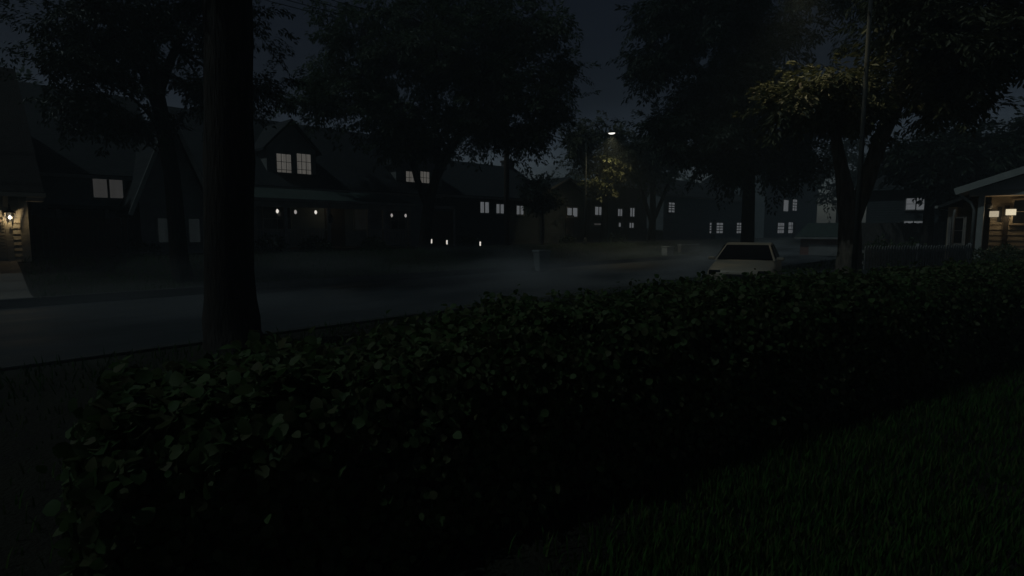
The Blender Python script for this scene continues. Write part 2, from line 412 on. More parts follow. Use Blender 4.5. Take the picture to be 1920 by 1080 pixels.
mL.new(sp.outputs[2], hr.inputs[0]); mu = mns.new('ShaderNodeMath'); mu.operation = 'MULTIPLY'
mL.new(nz.outputs['Fac'], mr.inputs[0]); mL.new(mr.outputs[0], mu.inputs[0]); mL.new(hr.outputs[0], mu.inputs[1]); xr_ = mns.new('ShaderNodeMapRange'); xr_.interpolation_type = 'SMOOTHSTEP'; xr_.inputs[1].default_value = -6; xr_.inputs[2].default_value = 20; xr_.inputs[3].default_value = .3; xr_.inputs[4].default_value = 1
mL.new(sp.outputs[0], xr_.inputs[0]); mk = mns.new('ShaderNodeMath'); mk.operation = 'MULTIPLY'; mL.new(mu.outputs[0], mk.inputs[0]); mL.new(xr_.outputs[0], mk.inputs[1])
mL.new(mk.outputs[0], mv.inputs['Density'])
ms.data.materials.append(mm); tag(ms, kind='stuff')

# ------------------------------------------------------------------ lawn grass
def grass_patch():
    n = 140000
    # more blades near the viewer
    r = 1.7 + 9.0 * rng.random(n) ** 1.3; a = np.radians(rng.uniform(-28, 72, n))
    x = r * np.sin(a); y = r * np.cos(a)
    keep = (y < 3.65 + .625 * x) & (rng.random(n) < .04 + .96 * sst(.08, .34, x / y + .06 * np.sin(y * 3)))  # blades thinned out to the left so bare dark ground stands in for shade
    x, y = x[keep], y[keep]
    m_ = 2600; xe = rng.uniform(-7.5, -1.7, m_); ye = rng.uniform(1.2, 9.5, m_)
    k2 = (xe < -.64 * ye + .3) & (-.719 * xe + .695 * ye < ROAD_A - .2)
    x = np.concatenate([x, xe[k2]]); y = np.concatenate([y, ye[k2]]); n = len(x)
    z = np.array([0.0] * n)
    clump = .5 + .5 * np.sin(x * 2.3 + np.sin(y * 1.7) * 2) * np.sin(y * 2.9 + 1)
    h = (.045 + .065 * rng.random(n)) * (.6 + .8 * clump); w = .004 + .004 * rng.random(n)
    az = rng.uniform(0, 2 * np.pi, n); lean = rng.uniform(.1, .6, n)
    sx, sy = np.cos(az), np.sin(az); lx, ly = -sy * lean * h, sx * lean * h
    b0 = np.stack([x - sx * w, y - sy * w, z], 1); b1 = np.stack([x + sx * w, y + sy * w, z], 1)
    m0 = np.stack([x - sx * w * .8 + lx * .4, y - sy * w * .8 + ly * .4, z + h * .6], 1); m1 = np.stack([x + sx * w * .8 + lx * .4, y + sy * w * .8 + ly * .4, z + h * .6], 1)
    t0 = np.stack([x - sx * w * .1 + lx, y - sy * w * .1 + ly, z + h], 1); t1 = np.stack([x + sx * w * .1 + lx, y + sy * w * .1 + ly, z + h], 1)
    V = np.stack([b0, b1, m0, m1, t0, t1], 1).reshape(-1, 3); i = np.arange(n)[:, None] * 6
    Fq = np.concatenate([i + np.array([[0, 1, 3, 2]]), i + np.array([[2, 3, 5, 4]])], 0)
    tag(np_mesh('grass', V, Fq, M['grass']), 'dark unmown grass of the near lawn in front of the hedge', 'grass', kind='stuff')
grass_patch()

# ------------------------------------------------------------------ hedge
def hedge(name, label, p0, d, L, thick, hfun, nl, lsz, seed, mat_=None):
    """p0 = front corner at the left end, d = direction of its length, hfun(t) -> height"""
    g = np.random.default_rng(seed)
    d = Vector(d).normalized(); w = Vector((-d.y, d.x, 0))
    root = thing(name, label, 'hedge', (p0[0], p0[1], 0), math.atan2(d.y, d.x))
    # woody core, lumpy box
    nx = int(L / .25) + 2; xs = np.linspace(.12, L - .12, nx); V = []; Fq = []
    prof = [(.12, .02), (.06, .45), (.1, .85), (.35, .93), (.65, .93), (.9, .85), (.94, .45), (.88, .02)]
    for x in xs:
        hh = hfun(x)
        for a, b_ in prof: V.append((x, thick * a + .07 * (g.random() - .5), hh * b_ * (.92 + .07 * g.random())))
    k = len(prof)
    for i in range(nx - 1):
        for j in range(k - 1): Fq.append((i * k + j, (i + 1) * k + j, (i + 1) * k + j + 1, i * k + j + 1))
    mb = MB(); mb.add(V, Fq); mb.add(V[:k], [tuple(range(k))]); mb.add(V[-k:], [tuple(range(k - 1, -1, -1))])
    # leaves on front, top, back, ends
    t = g.random(nl) ** 1.3 * L
    hh = np.array([hfun(x) for x in t]); side = g.random(nl)
    lump = .04 * np.sin(t * 3.1) + .04 * np.sin(t * 7.7 + 1.3) + .04 * np.sin(t * 17 + 2 * np.sin(t * 2))
    y = np.zeros(nl); z = np.zeros(nl); nx_ = np.zeros((nl, 3))
    f = side < .5; tp = (side >= .5) & (side < .88); bk = side >= .88
    z[f] = hh[f] * (g.random(f.sum()) ** .75); y[f] = -.02 + lump[f] * np.sin(z[f] * 5) + .09 * g.standard_normal(f.sum()); nx_[f] = (0, -1, .35)
    y[tp] = thick * g.random(tp.sum()); z[tp] = hh[tp] + lump[tp] * .8 + .05 * g.standard_normal(tp.sum()) + np.where(g.random(tp.sum()) < .1, .06 * g.random(tp.sum()), 0); nx_[tp] = (0, 0, 1)
    z[bk] = hh[bk] * g.random(bk.sum()); y[bk] = thick + .05 * g.standard_normal(bk.sum()); nx_[bk] = (0, 1, .3)
    ne = int(nl * thick * 2.2 / (L * 2.6) * 1.6) + 60
    te = .05 - .06 * np.abs(g.standard_normal(ne)); ye = thick * g.random(ne); ze = hfun(0) * g.random(ne)
    X = np.concatenate([t, te]); Y = np.concatenate([y, ye]); Z = np.maximum(np.concatenate([z, ze]), .03)
    Nn = np.concatenate([nx_, np.tile((-1, 0, .35), (ne, 1))]) + .55 * g.standard_normal((nl + ne, 3))
    Tt = np.cross(Nn, g.standard_normal((nl + ne, 3))) + np.array([0, 0, .1]) + Nn * .35
    Ln = lsz * g.uniform(.55, 1.4, nl + ne) * (1 + .45 * sst(2.0, 0, X)); Wd = Ln * g.uniform(.75, 1.0, nl + ne)
    V, Fq = leaf_ovals(np.stack([X, Y, Z], 1), Tt, unit(Nn), Ln, Wd)
    np_mesh('foliage', V, Fq, mat_ or M['hedge_leaf'], root, smooth=True)
    # a few twigs sticking out of the top
    tw = mb
    for i in range(int(L * 5)):
        x = g.random() ** 1.2 * L; yy = thick * g.random(); h0 = hfun(x)
        tw.tube([(x, yy, h0 - .12), (x + .05 * g.standard_normal(), yy + .05 * g.standard_normal(), h0 + .03 + .1 * g.random())], [.004, .002], 4)
    tw.build('stem_mass', M['hedge_core'], root)
    return root
hd = Vector((math.sin(math.radians(58)), math.cos(math.radians(58)), 0))
hedge('hedge', 'long dense broad-leaved hedge in the foreground between lawn and street', (-1.76, 3.4 - 1.76 * .625, 0), hd, 15.3, 1.0,
      lambda t: .83 + .1 * float(sst(0, 1.1, t)) + .26 * float(sst(.4, 3.4, t)) - .06 * float(sst(5, 12, t)) + .025 * math.sin(t * 1.4) + .02 * math.sin(t * 3.7), 92000, .047, 3)

# ------------------------------------------------------------------ trees
def crown_mesh(root, ells, n_spray, per, leaf, spray, seed, mat_, origin, branches=None, droop=.35, name='crown'):
    """sprays: each a drooping twig with leaves in two ranks. ells: (centre, radii, weight)"""
    g = np.random.default_rng(seed)
    wts = np.array([e[2] for e in ells], float); wts /= wts.sum()
    C_, Dr, Ls = [], [], []
    for (c, r, w), wt in zip(ells, wts):
        n = int(n_spray * wt)
        u = unit(g.standard_normal((n, 3))); rad = (g.random(n) ** .5)[:, None] * .86
        lump = 1 + .22 * np.sin(u[:, :1] * 5 + seed) * np.sin(u[:, 1:2] * 6 + 2 * seed) + .1 * np.sin(u[:, 2:3] * 9 + seed)
        c = np.array(c); r = np.array(r)
        q = u * rad * lump
        K = max(6, n // 20); j = g.integers(0, K, n); cl = g.random(n) < .82
        q = np.where(cl[:, None], q[j % n] + .15 * g.standard_normal((n, 3)) * np.array([1, 1, .6]), q)
        C_.append(c + q * r)
        d = u * np.array([1, 1, .45]) + .45 * g.standard_normal((n, 3)); d[:, 2] -= droop * (.4 + g.random(n))
        Dr.append(unit(d)); Ls.append(spray * g.uniform(.55, 1.35, n))
    C_ = np.concatenate(C_); Dr = np.concatenate(Dr); Ls = np.concatenate(Ls); n = len(C_)
    # leaves
    k = np.repeat(np.arange(n), per); N_ = len(k)
    s = g.random(N_); side = np.where(g.random(N_) < .5, -1., 1.)
    up = np.array([0, 0, 1.0]); Sd = unit(np.cross(Dr, up)); Nr = unit(np.cross(Sd, Dr))
    fan = (1 - s * .75) * .42
    off = side * g.random(N_) * fan * Ls[k]
    Pt = C_[k] + Dr[k] * (Ls[k] * s)[:, None] + Sd[k] * off[:, None] + Nr[k] * (-.35 * (s ** 2) * Ls[k] * droop - .25 * np.abs(off) + .05 * g.standard_normal(N_))[:, None]
    T = Dr[k] * .75 + Sd[k] * (side * .65)[:, None] + .25 * g.standard_normal((N_, 3)); T[:, 2] -= droop * .8
    Nn = Nr[k] + .4 * g.standard_normal((N_, 3))
    Ln = leaf * g.uniform(.6, 1.4, N_); Wd = Ln * g.uniform(.32, .5, N_)
    V, Fq = leaf_quads(Pt, T, unit(Nn), Ln, Wd)
    return np_mesh(name, V - np.array(origin), Fq, mat_, root), C_

def tree(name, label, base, limbs, ells, n_spray, per=36, leaf=.2, spray=1.2, seed=1, lm='leaf', bm='bark', group=None, nb=26, droop=.35):
    """limbs: list of (points, radii) in world space; the first is the trunk"""
    random.seed(seed)
    base = Vector(base); root = thing(name, label, 'tree', base, 0, group)
    mb = MB()
    for i, (pts, rads) in enumerate(limbs):
        pts = [Vector(p) - base for p in pts]
        # subdivide smoothly
        P2, R2 = [], []
        for j in range(len(pts) - 1):
            for q in range(4):
                t = q / 4
                p0 = pts[max(j - 1, 0)]; p1 = pts[j]; p2 = pts[j + 1]; p3 = pts[min(j + 2, len(pts) - 1)]
                P2.append(.5 * ((2 * p1) + (p2 - p0) * t + (2 * p0 - 5 * p1 + 4 * p2 - p3) * t * t + (3 * p1 - p0 - 3 * p2 + p3) * t ** 3))
                R2.append(rads[j] * (1 - t) + rads[j + 1] * t)
        P2.append(pts[-1]); R2.append(rads[-1])
        mb.tube(P2, R2, 10 if i < 3 else 7, 0, .1, i == 0)
    trunk = None
    cr, cl = crown_mesh(root, [(tuple(Vector(c)), r, w) for c, r, w in ells], n_spray, per, leaf, spray, seed, M[lm], base, droop=droop)
    ends = [Vector(l[0][-1]) - base for l in limbs] + [Vector(l[0][-2]) - base for l in limbs]
    idx = np.random.default_rng(seed + 5).choice(len(cl), min(nb, len(cl)), replace=False)
    for i in idx:
        q = Vector(cl[i]) - base
        e = min(ends, key=lambda e: (e - q).length)
        mid = (e + q) / 2 + Vector((random.uniform(-.2, .2), random.uniform(-.2, .2), .25))
        mb.tube([e, mid, q], [.07, .045, .015], 5)
    mb.build('trunk', M[bm], root)
    return root

def gp(u, Y, dz=0.0):
    p = at(u, 432, Y); return Vector((p.x, Y, gz((p.x, Y)) + dz))

# T1: great trunk in the foreground left
b = gp(430, 8.7, -.1)
tree('street_tree', 'huge dark tree trunk in the left foreground just behind the hedge', b,
     [([b, at(431, 560, 8.7), at(430, 300, 8.7), at(427, 0, 8.75), at(424, -250, 8.9)], [.5, .37, .35, .33, .27]),
      ([at(427, -60, 8.75), at(470, -240, 9.6), at(560, -460, 11)], [.2, .16, .08]),
      ([at(424, -160, 8.85), at(340, -330, 8.2), at(240, -520, 7.4)], [.19, .14, .07])],
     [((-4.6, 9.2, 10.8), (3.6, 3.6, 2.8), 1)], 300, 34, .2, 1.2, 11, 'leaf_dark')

# T2: forked tree at the far kerb on the left
b = gp(338, 18.6, -.1)
tree('street_tree', 'forked tree with leaning trunk on the far verge, left of the huge trunk', b,
     [([b, at(335, 470, 18.6), at(322, 330, 18.6), at(300, 205, 18.6), at(290, 120, 18.6)], [.34, .27, .24, .22, .15]),
      ([at(308, 235, 18.6), at(262, 120, 18.4), at(225, 70, 18), at(170, 0, 17.6)], [.17, .13, .1, .05]),
      ([at(300, 205, 18.6), at(280, 80, 19.2), at(270, -40, 19.6)], [.15, .12, .07]),
      ([at(297, 180, 18.6), at(330, 90, 18.8), at(390, -20, 19)], [.16, .12, .06]),
      ([at(318, 300, 18.6), at(285, 222, 18.3), at(235, 172, 17.8)], [.08, .06, .03])],
     [(at(190, 60, 18.2), (2.6, 2.4, 2.0), 1.2), (at(160, 165, 17.6), (1.7, 1.6, 1.25), .6), (at(395, 60, 19.4), (2.9, 2.4, 2.2), 1.3), (at(440, 175, 19.6), (1.7, 1.5, 1.1), .5),
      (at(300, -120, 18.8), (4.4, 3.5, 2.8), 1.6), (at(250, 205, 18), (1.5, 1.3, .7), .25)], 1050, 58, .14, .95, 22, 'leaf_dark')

# T3: big tree in the middle, far verge
b = gp(795, 28.6, -.1)
tree('street_tree', 'large broad-crowned tree in the middle, forked trunk in front of the porch house', b,
     [([b, at(797, 450, 28.6), at(803, 390, 28.6), at(812, 350, 28.6), at(826, 310, 28.4)], [.4, .3, .28, .24, .2]),
      ([at(818, 335, 28.5), at(848, 275, 28.3), at(868, 235, 28), at(900, 150, 27.6)], [.2, .17, .14, .07]),
      ([at(803, 390, 28.6), at(780, 330, 28.8), at(765, 260, 29), at(720, 160, 29.2)], [.2, .16, .13, .06]),
      ([at(822, 318, 28.4), at(815, 200, 28.6), at(820, 60, 28.8)], [.17, .13, .06])],
     [(at(690, 170, 29), (3.4, 3.0, 2.9), 1.2), (at(860, 110, 28), (3.6, 3.2, 3.3), 1.6), (at(980, 190, 28), (2.6, 2.6, 2.4), .9), (at(790, 20, 28.6), (4.8, 3.8, 3.2), 1.7),
      (at(640, 115, 29), (2.3, 2.2, 2.0), .5), (at(985, 60, 28), (2.5, 2.4, 2.8), .8), (at(840, 235, 28.6), (2.8, 2.4, 1.5), .7), (at(1040, 150, 28.4), (1.5, 1.4, 1.6), .35), (at(625, 195, 28.8), (1.9, 1.8, 1.5), .5), (at(740, 250, 28.6), (2.2, 2.0, 1.2), .55), (at(950, 245, 28.2), (2.3, 2.0, 1.3), .55)],
     2200, 60, .18, 1.15, 33, 'leaf', nb=40)

# T4: trees round the far street lamp
def simple_tree(name, label, u, Y, vtop, vbot, wpx, seed, n=330, lm='leaf', leaf=.3, spray=1.5, group=None, tr=.26, fork=False, bm='bark', per=32, u2=None, extra=()):
    b = gp(u, Y, -.1); u2 = u if u2 is None else u2
    zt = at(u, vtop, Y).z; zb = at(u, vbot, Y).z; W_ = wpx / F * Y / 2
    c = Vector((at(u2, 432, Y).x, Y, (zt + zb) / 2)); hh = (zt - zb) / 2
    limbs = [([b, (b + Vector((0.05, 0, (zb - b.z) * .6))), Vector((b.x * .7 + c.x * .3, Y, zb + hh * .3)), Vector((c.x, Y, zb + hh * 1.3))], [tr * 1.25, tr, tr * .8, tr * .3])]
    if fork:
        f0 = Vector((b.x, Y, b.z + (zb - b.z) * .45))
        limbs.append(([f0, Vector((b.x + W_ * .25, Y, zb + hh * .2)), Vector((c.x + W_ * .5, Y + .3, zb + hh))], [tr * .75, tr * .6, tr * .25]))
        limbs.append(([f0, Vector((b.x - W_ * .22, Y, zb + hh * .2)), Vector((c.x - W_ * .5, Y - .3, zb + hh))], [tr * .7, tr * .55, tr * .25]))
    g = random.Random(seed)
    ells = [(c, (W_ * .8, W_ * .8, hh * .9), 1.2)]
    for i in range(5):
        a = g.uniform(0, 2 * math.pi); rr = W_ * g.uniform(.35, .6)
        ells.append((c + Vector((rr * math.cos(a), rr * math.sin(a), g.uniform(-.45, .5) * hh)), (W_ * .45, W_ * .45, hh * .42), .5))
    ells += list(extra)
    return tree(name, label, b, limbs, ells, n, per, leaf, spray, seed, lm, bm, group, nb=18)

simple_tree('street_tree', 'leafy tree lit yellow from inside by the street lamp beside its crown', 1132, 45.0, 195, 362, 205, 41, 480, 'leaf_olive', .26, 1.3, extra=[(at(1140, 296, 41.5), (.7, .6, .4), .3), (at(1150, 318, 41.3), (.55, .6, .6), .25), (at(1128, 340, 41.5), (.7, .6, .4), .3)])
simple_tree('street_tree', 'tree with V-forked trunk right of the lit street lamp', 1222, 46, 205, 375, 190, 42, 380, 'leaf', .3, 1.5, fork=True)
simple_tree('young_tree', 'small slender young tree behind the wheelie bin', 1017, 38, 316, 405, 74, 43, 190, 'leaf_dark', .2, .7, tr=.09)
# T5: big dark tree right of centre
b = gp(1402, 27, -.1)
tree('street_tree', 'tall dark tree with straight trunk standing behind the parked car', b,
     [([b, at(1402, 430, 27), at(1404, 340, 27), at(1400, 200, 27), at(1396, 60, 27)], [.38, .3, .27, .22, .12]),
      ([at(1403, 320, 27), at(1340, 200, 26.6), at(1290, 100, 26.4)], [.15, .11, .05]),
      ([at(1402, 280, 27), at(1470, 190, 27.2), at(1530, 110, 27.4)], [.15, .11, .05])],
     [(at(1300, 60, 26.5), (3.0, 2.8, 2.9), 1.2), (at(1400, 180, 27), (3.6, 3.0, 3.2), 1.6), (at(1290, 190, 27), (1.8, 1.8, 1.6), .4), (at(1420, 10, 27), (4.6, 3.8, 3.2), 1.6),
      (at(1500, 230, 27.4), (2.6, 2.4, 2.2), .8), (at(1240, 15, 26.6), (1.7, 1.6, 1.4), .35), (at(1330, 275, 27.2), (2.6, 2.2, 1.5), .7), (at(1460, 300, 27.4), (2.4, 2.0, 1.3), .6), (at(1265, 240, 27), (1.9, 1.8, 1.5), .45), (at(1385, 300, 27), (2.2, 2.0, 1.2), .5), (at(1230, 110, 26.8), (1.7, 1.6, 1.6), .4)],
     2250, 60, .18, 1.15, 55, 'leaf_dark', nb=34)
# T6: forked tree at the right, under the near lamp
b = gp(1592, 14, -.15)
tree('street_tree', 'forked pale-barked tree at the right whose branches are lit by a lamp above', b,
     [([b, at(1592, 470, 14), at(1592, 400, 14), at(1580, 330, 14.1), at(1566, 250, 14.2), at(1556, 175, 14.4)], [.36, .27, .25, .17, .11, .02]),
      ([at(1600, 410, 14), at(1622, 350, 14), at(1648, 270, 14), at(1682, 190, 14), at(1700, 110, 14.1), at(1730, -40, 14.2)], [.19, .185, .18, .165, .12, .04]),
      ([at(1684, 185, 14), at(1740, 110, 13.8), at(1830, 40, 13.5)], [.08, .06, .02]),
      ([at(1570, 275, 14.2), at(1530, 200, 14), at(1490, 170, 13.8)], [.07, .05, .02])],
     [(at(1560, 150, 13.9), (.9, .8, .3), .5), (at(1500, 185, 13.7), (.75, .7, .24), .38), (at(1585, 205, 13.8), (.6, .6, .35), .3), (at(1690, 20, 14.6), (1.3, 1.3, .9), .6), (at(1790, 60, 13.6), (2.0, 1.8, 1.35), 1.2),
      (at(1870, 90, 13.2), (1.2, 1.2, .8), .6), (at(1790, -110, 14), (2.9, 2.6, 1.6), 1.3), (at(1640, 185, 14.6), (.9, .8, .6), .28), (at(1770, 180, 13.8), (1.0, 1.0, .4), .35), (at(1900, 20, 13), (1.4, 1.4, 1.2), .6)],
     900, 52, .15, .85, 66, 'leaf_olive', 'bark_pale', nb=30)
# background trees
simple_tree('garden_tree', 'dense bushy tree behind the porch-lit house at far right', 1835, 32, 212, 368, 210, 71, 620, 'leaf_dark', .3, 1.5)
simple_tree('garden_tree', 'tree with ragged top right of the forked pale-barked tree', 1738, 31.5, 244, 348, 150, 72, 420, 'leaf_dark', .3, 1.4)
simple_tree('garden_tree', 'tree beyond the far-right house roof at the frame edge', 1925, 36, 205, 360, 150, 73, 260, 'leaf_dark', .28, 1.4)
simple_tree('garden_tree', 'dark tree in the gap between the forked tree trunk and the grey house', 1570, 58, 215, 400, 95, 74, 200, 'leaf_dark', .34, 1.6)
bgt = [(870, 120, 334, 400, 110), (935, 125, 340, 400, 110), (1010, 130, 350, 400, 80), (1075, 120, 300, 390, 110), (1290, 110, 318, 395, 150), (1180, 120, 290, 395, 120), (1420, 120, 330, 400, 140), (1500, 110, 305, 400, 70), (1690, 100, 285, 400, 120)]
for i, (u, Y, vt, vb, w) in enumerate(bgt):
    simple_tree('distant_tree', 'hazy tree far off beyond the roofs of the street', u, Y, vt, vb, w, 80 + i, 170, 'leaf', .55, 2.4, group='hazy trees far beyond the houses', per=26)
simple_tree('garden_tree', 'pale hazy tree rising behind the roof at far left', 40, 44, 110, 300, 190, 95, 260, 'leaf', .35, 1.6)
simple_tree('garden_tree', 'tree rising behind the roof to the right of the dormer', 640, 52, 236, 360, 160, 96, 220, 'leaf', .4, 1.6)

# ------------------------------------------------------------------ houses
ROT = math.pi / 2 - TH           # local x along the street, y away from it
def win(parent, x, z, w, h, y, nx=1, ny=2, pane='win_cool', trim='trim_dim', fr=.06, back=False, mw=.022):
    """window in the facade plane y, its frame 5 cm proud"""
    m_ = MB(); sg = -1
    y0, y1 = y - .05, y + .02
    m_.box(x - w / 2 - fr, x - w / 2, y0, y1, z - h / 2 - fr, z + h / 2 + fr); m_.box(x + w / 2, x + w / 2 + fr, y0, y1, z - h / 2 - fr, z + h / 2 + fr)
    m_.box(x - w / 2, x + w / 2, y0, y1, z + h / 2, z + h / 2 + fr); m_.box(x - w / 2 - .04, x + w / 2 + .04, y0 - .05, y1, z - h / 2 - fr - .02, z - h / 2)
    for i in range(1, nx): xx = x - w / 2 + w * i / nx; m_.box(xx - mw / 2, xx + mw / 2, y0 + .012, y1, z - h / 2, z + h / 2)
    for i in range(1, ny):
        zz = z - h / 2 + h * i / ny; m_.box(x - w / 2, x + w / 2, y0 + .014, y1, zz - mw / 2, zz + mw / 2)
    f = m_.build('window', M[trim], parent)
    MB().box(x - w / 2, x + w / 2, y - .018, y + .015, z - h / 2, z + h / 2).build('pane', M[pane], f)
    return f

def gable_body(parent, x0, x1, y0, y1, z0, ze, zr, wall, roof, ridge='x', over=.35, chimney=None, roofname='roof', fascia='trim_dim'):
    """walls with gable ends and a real roof of two thick slabs"""
    m_ = MB()
    if ridge == 'x':
        ym = (y0 + y1) / 2
        vs = []
        for x in (x0, x1): vs += [(x, y0, z0), (x, y1, z0), (x, y1, ze), (x, ym, zr), (x, y0, ze)]
        m_.add(vs, [(0, 1, 2, 3, 4)[::-1], (5, 6, 7, 8, 9), (0, 5, 9, 4), (1, 2, 7, 6)])
    else:
        xm = (x0 + x1) / 2
        vs = []
        for y in (y0, y1): vs += [(x0, y, z0), (x1, y, z0), (x1, y, ze), (xm, y, zr), (x0, y, ze)]
        m_.add(vs, [(0, 1, 2, 3, 4), (5, 6, 7, 8, 9)[::-1], (0, 4, 9, 5), (1, 6, 7, 2)])
    m_.build('wall', M[wall], parent)
    r = MB(); f = MB(); t = .16
    if ridge == 'x':
        ym = (y0 + y1) / 2; sl = (zr - ze) / (ym - y0)
        a = x0 - over; b_ = x1 + over
        prof = [(y0 - over, ze - over * sl + .03), (ym, zr + .03), (y1 + over, ze - over * sl + .03), (y1 + over, ze - over * sl + .03 + t), (ym, zr + .03 + t * 1.3), (y0 - over, ze - over * sl + .03 + t)]
        vs = [(a, y, z) for y, z in prof] + [(b_, y, z) for y, z in prof]
        r.add(vs, [(0, 1, 4, 5)[::-1], (1, 2, 3, 4)[::-1], (6, 7, 10, 11), (7, 8, 9, 10), (5, 4, 10, 11)[::-1], (4, 3, 9, 10)[::-1], (0, 1, 7, 6), (1, 2, 8, 7), (0, 6, 11, 5)[::-1], (2, 3, 9, 8)])
        zz = ze - over * sl
        ro = r.build(roofname, M[roof], parent)
        f.box(a - .01, b_ + .01, y0 - over - .1, y0 - over - .003, zz + .02, zz + .15)
        f.build('gutter', M[fascia], ro)
    else:
        xm = (x0 + x1) / 2; sl = (zr - ze) / (xm - x0)
        a = y0 - over; b_ = y1 + .1
        prof = [(x0 - over, ze - over * sl + .03), (xm, zr + .03), (x1 + over, ze - over * sl + .03), (x1 + over, ze - over * sl + .03 + t), (xm, zr + .03 + t * 1.3), (x0 - over, ze - over * sl + .03 + t)]
        vs = [(x, a, z) for x, z in prof] + [(x, b_, z) for x, z in prof]
        r.add(vs, [(0, 1, 4, 5), (1, 2, 3, 4), (6, 7, 10, 11)[::-1], (7, 8, 9, 10)[::-1], (5, 4, 10, 11), (4, 3, 9, 10), (0, 1, 7, 6)[::-1], (1, 2, 8, 7)[::-1], (0, 6, 11, 5), (2, 3, 9, 8)[::-1]])
        ro = r.build(roofname, M[roof], parent)
        for sgn in (-1, 1):
            xe = x0 - over if sgn < 0 else x1 + over
            f.bar((xe, a - .03, ze - over * sl + .1), (xm, a - .03, zr + .13), .05, .14, up=Vector((0, 0, 1)))
        f.build('barge_board', M[fascia], ro)
    if chimney:
        cx, cy, cz = chimney
        c = MB(); c.box(cx - .35, cx + .35, cy - .35, cy + .35, zr - 1.6, cz); c.box(cx - .42, cx + .42, cy - .42, cy + .42, cz + .003, cz + .15)
        c.build('chimney', M['chimney'], ro)
    return ro

def hroot(name, label, s, n, rz=ROT, z=None):
    p = sn(s, n); z = gz(p) if z is None else z
    return thing(name, label, 'house', (p.x, p.y, z), rz), z

# ---- House A: lantern garage at far left
sA, _ = on_n(57, 490, 23.0)
A, zA = hroot('house', 'cream clapboard house at far left lit by a black wall lantern', sA, 23.0, z=.84)
WA = 9.0
eA = on_n(46, 352, 23.0)[1] - zA
a_ = MB()
for i in range(int(eA / .17)):          # real lapped clapboards
    z0 = i * .17
    a_.add([(-WA, .02, z0 + .17), (0, .02, z0 + .17), (0, -.022, z0), (-WA, -.022, z0), (-WA, .05, z0), (0, .05, z0)], [(3, 2, 1, 0), (3, 4, 5, 2)])
a_.add([(-WA, .03, 0), (0, .03, 0), (0, .03, eA + .1), (-WA, .03, eA + .1), (-WA, 8, 0), (0, 8, 0), (0, 8, eA + .1), (-WA, 8, eA + .1), (0, 4, eA + 4.1), (-WA, 4, eA + 4.1)],
       [(0, 1, 2, 3), (1, 5, 6, 8, 2), (4, 7, 6, 5), (0, 3, 9, 7, 4)])
a_.build('wall', M['wall_cream'], A)
r = MB(); t = .15
prof = [(-.45, eA - .35), (4, eA + 4.12), (8.45, eA - .35), (8.45, eA - .35 + t), (4, eA + 4.12 + t * 1.3), (-.45, eA - .35 + t)]
vs = [(-WA - .4, y, z + .06) for y, z in prof] + [(.42, y, z + .06) for y, z in prof]
r.add(vs, [(0, 1, 4, 5)[::-1], (1, 2, 3, 4)[::-1], (6, 7, 10, 11), (7, 8, 9, 10), (5, 4, 10, 11)[::-1], (4, 3, 9, 10)[::-1], (0, 1, 7, 6), (1, 2, 8, 7), (0, 6, 11, 5)[::-1], (2, 3, 9, 8)])
roA = r.build('roof', M['roof_brown'], A)
MB().box(-WA - .42, .44, -.57, -.455, eA - .3, eA - .17).build('gutter', M['wall_cream'], roA)
MB().box(-.02, .4, -.44, .3, eA - .42, eA - .26).build('eave_return', M['trim_dim'], A)
MB().box(-.17, .035, -.05, .1, 0, eA - .03).build('corner_board', M['wall_cream'], A)
MB().box(-.52, -.36, -.06, .03, 0, eA - .45).build('trim_board', M['wall_cream'], A)
MB().box(-1.02, -.88, -.06, .03, 0, eA - .45).build('trim_board', M['wall_cream'], A)
br = MB().prism([(-.54, eA - .62), (-.4, eA - .62), (-.4, eA - .1), (-.54, eA - .1)], -.07, .0)
br.bar((-.47, -.03, eA - .58), (-.47, -.34, eA - .2), .12, .1); br.box(-.53, -.41, -.4, .0, eA - .2, eA - .1)
br.build('eave_bracket', M['wall_cream'], A)
lv = MB()
for i in range(12): lv.box(-.845, -.555, -.05, .0, .12 + i * .1, .17 + i * .1, mtx=None)
lv.box(-.87, -.845, -.055, .0, .06, 1.36); lv.box(-.555, -.53, -.055, .0, .06, 1.36)
lv.build('shutter', M['wall_cream'], A)
gd = MB(); gd.box(-4.4, -1.15, -.03, .03, .02, 2.0)
for i in range(4): gd.box(-4.4, -1.15, -.045, -.03, .08 + i * .5, .48 + i * .5)
gd.build('garage_door', M['trim'], A)
# lantern
ls, lz = on_n(18, 402, 22.84); lp = sn(ls, 22.835, lz)
lan = thing('wall_lantern', 'black carriage lantern glowing on the cream clapboard wall at far left', 'lantern', (lp.x, lp.y, lp.z - .24), ROT)
k = MB(); k.lathe([(.02, .46), (.025, .4), (.06, .37), (.155, .3), (.165, .285), (.13, .285)], k=6, smooth=False); MB().lathe([(.004, -.03), (.014, .0), (.012, .02)], k=6, smooth=False).build('drop', M['iron'], lan)
MB().lathe([(.012, .462), (.02, .5), (.004, .55)], k=6).build('finial', M['iron'], lan)
k.build('housing', M['iron'], lan)
cg = MB()
for i in range(6):
    a = math.pi / 3 * i; cg.bar((.07 * math.cos(a), .07 * math.sin(a), .01), (.135 * math.cos(a), .135 * math.sin(a), .29), .014, .014)
cg.build('cage', M['iron'], lan)
MB().lathe([(.004, .1), (.024, .12), (.034, .15), (.024, .18), (.004, .2)], k=10).build('bulb', M['bulb_strong'], lan)
arm = MB(); arm.tube([(0, .02, .5), (0, .06, .55), (0, .12, .48), (0, .14, .36)], [.014] * 4, 6); arm.box(-.05, .05, .13, .15, .28, .5); arm.build('arm', M['iron'], lan)
pl = plight('lantern_light', (lp.x - N.x * .055, lp.y - N.y * .055, lp.z - .1), 3.8, (1, .74, .4), .012)

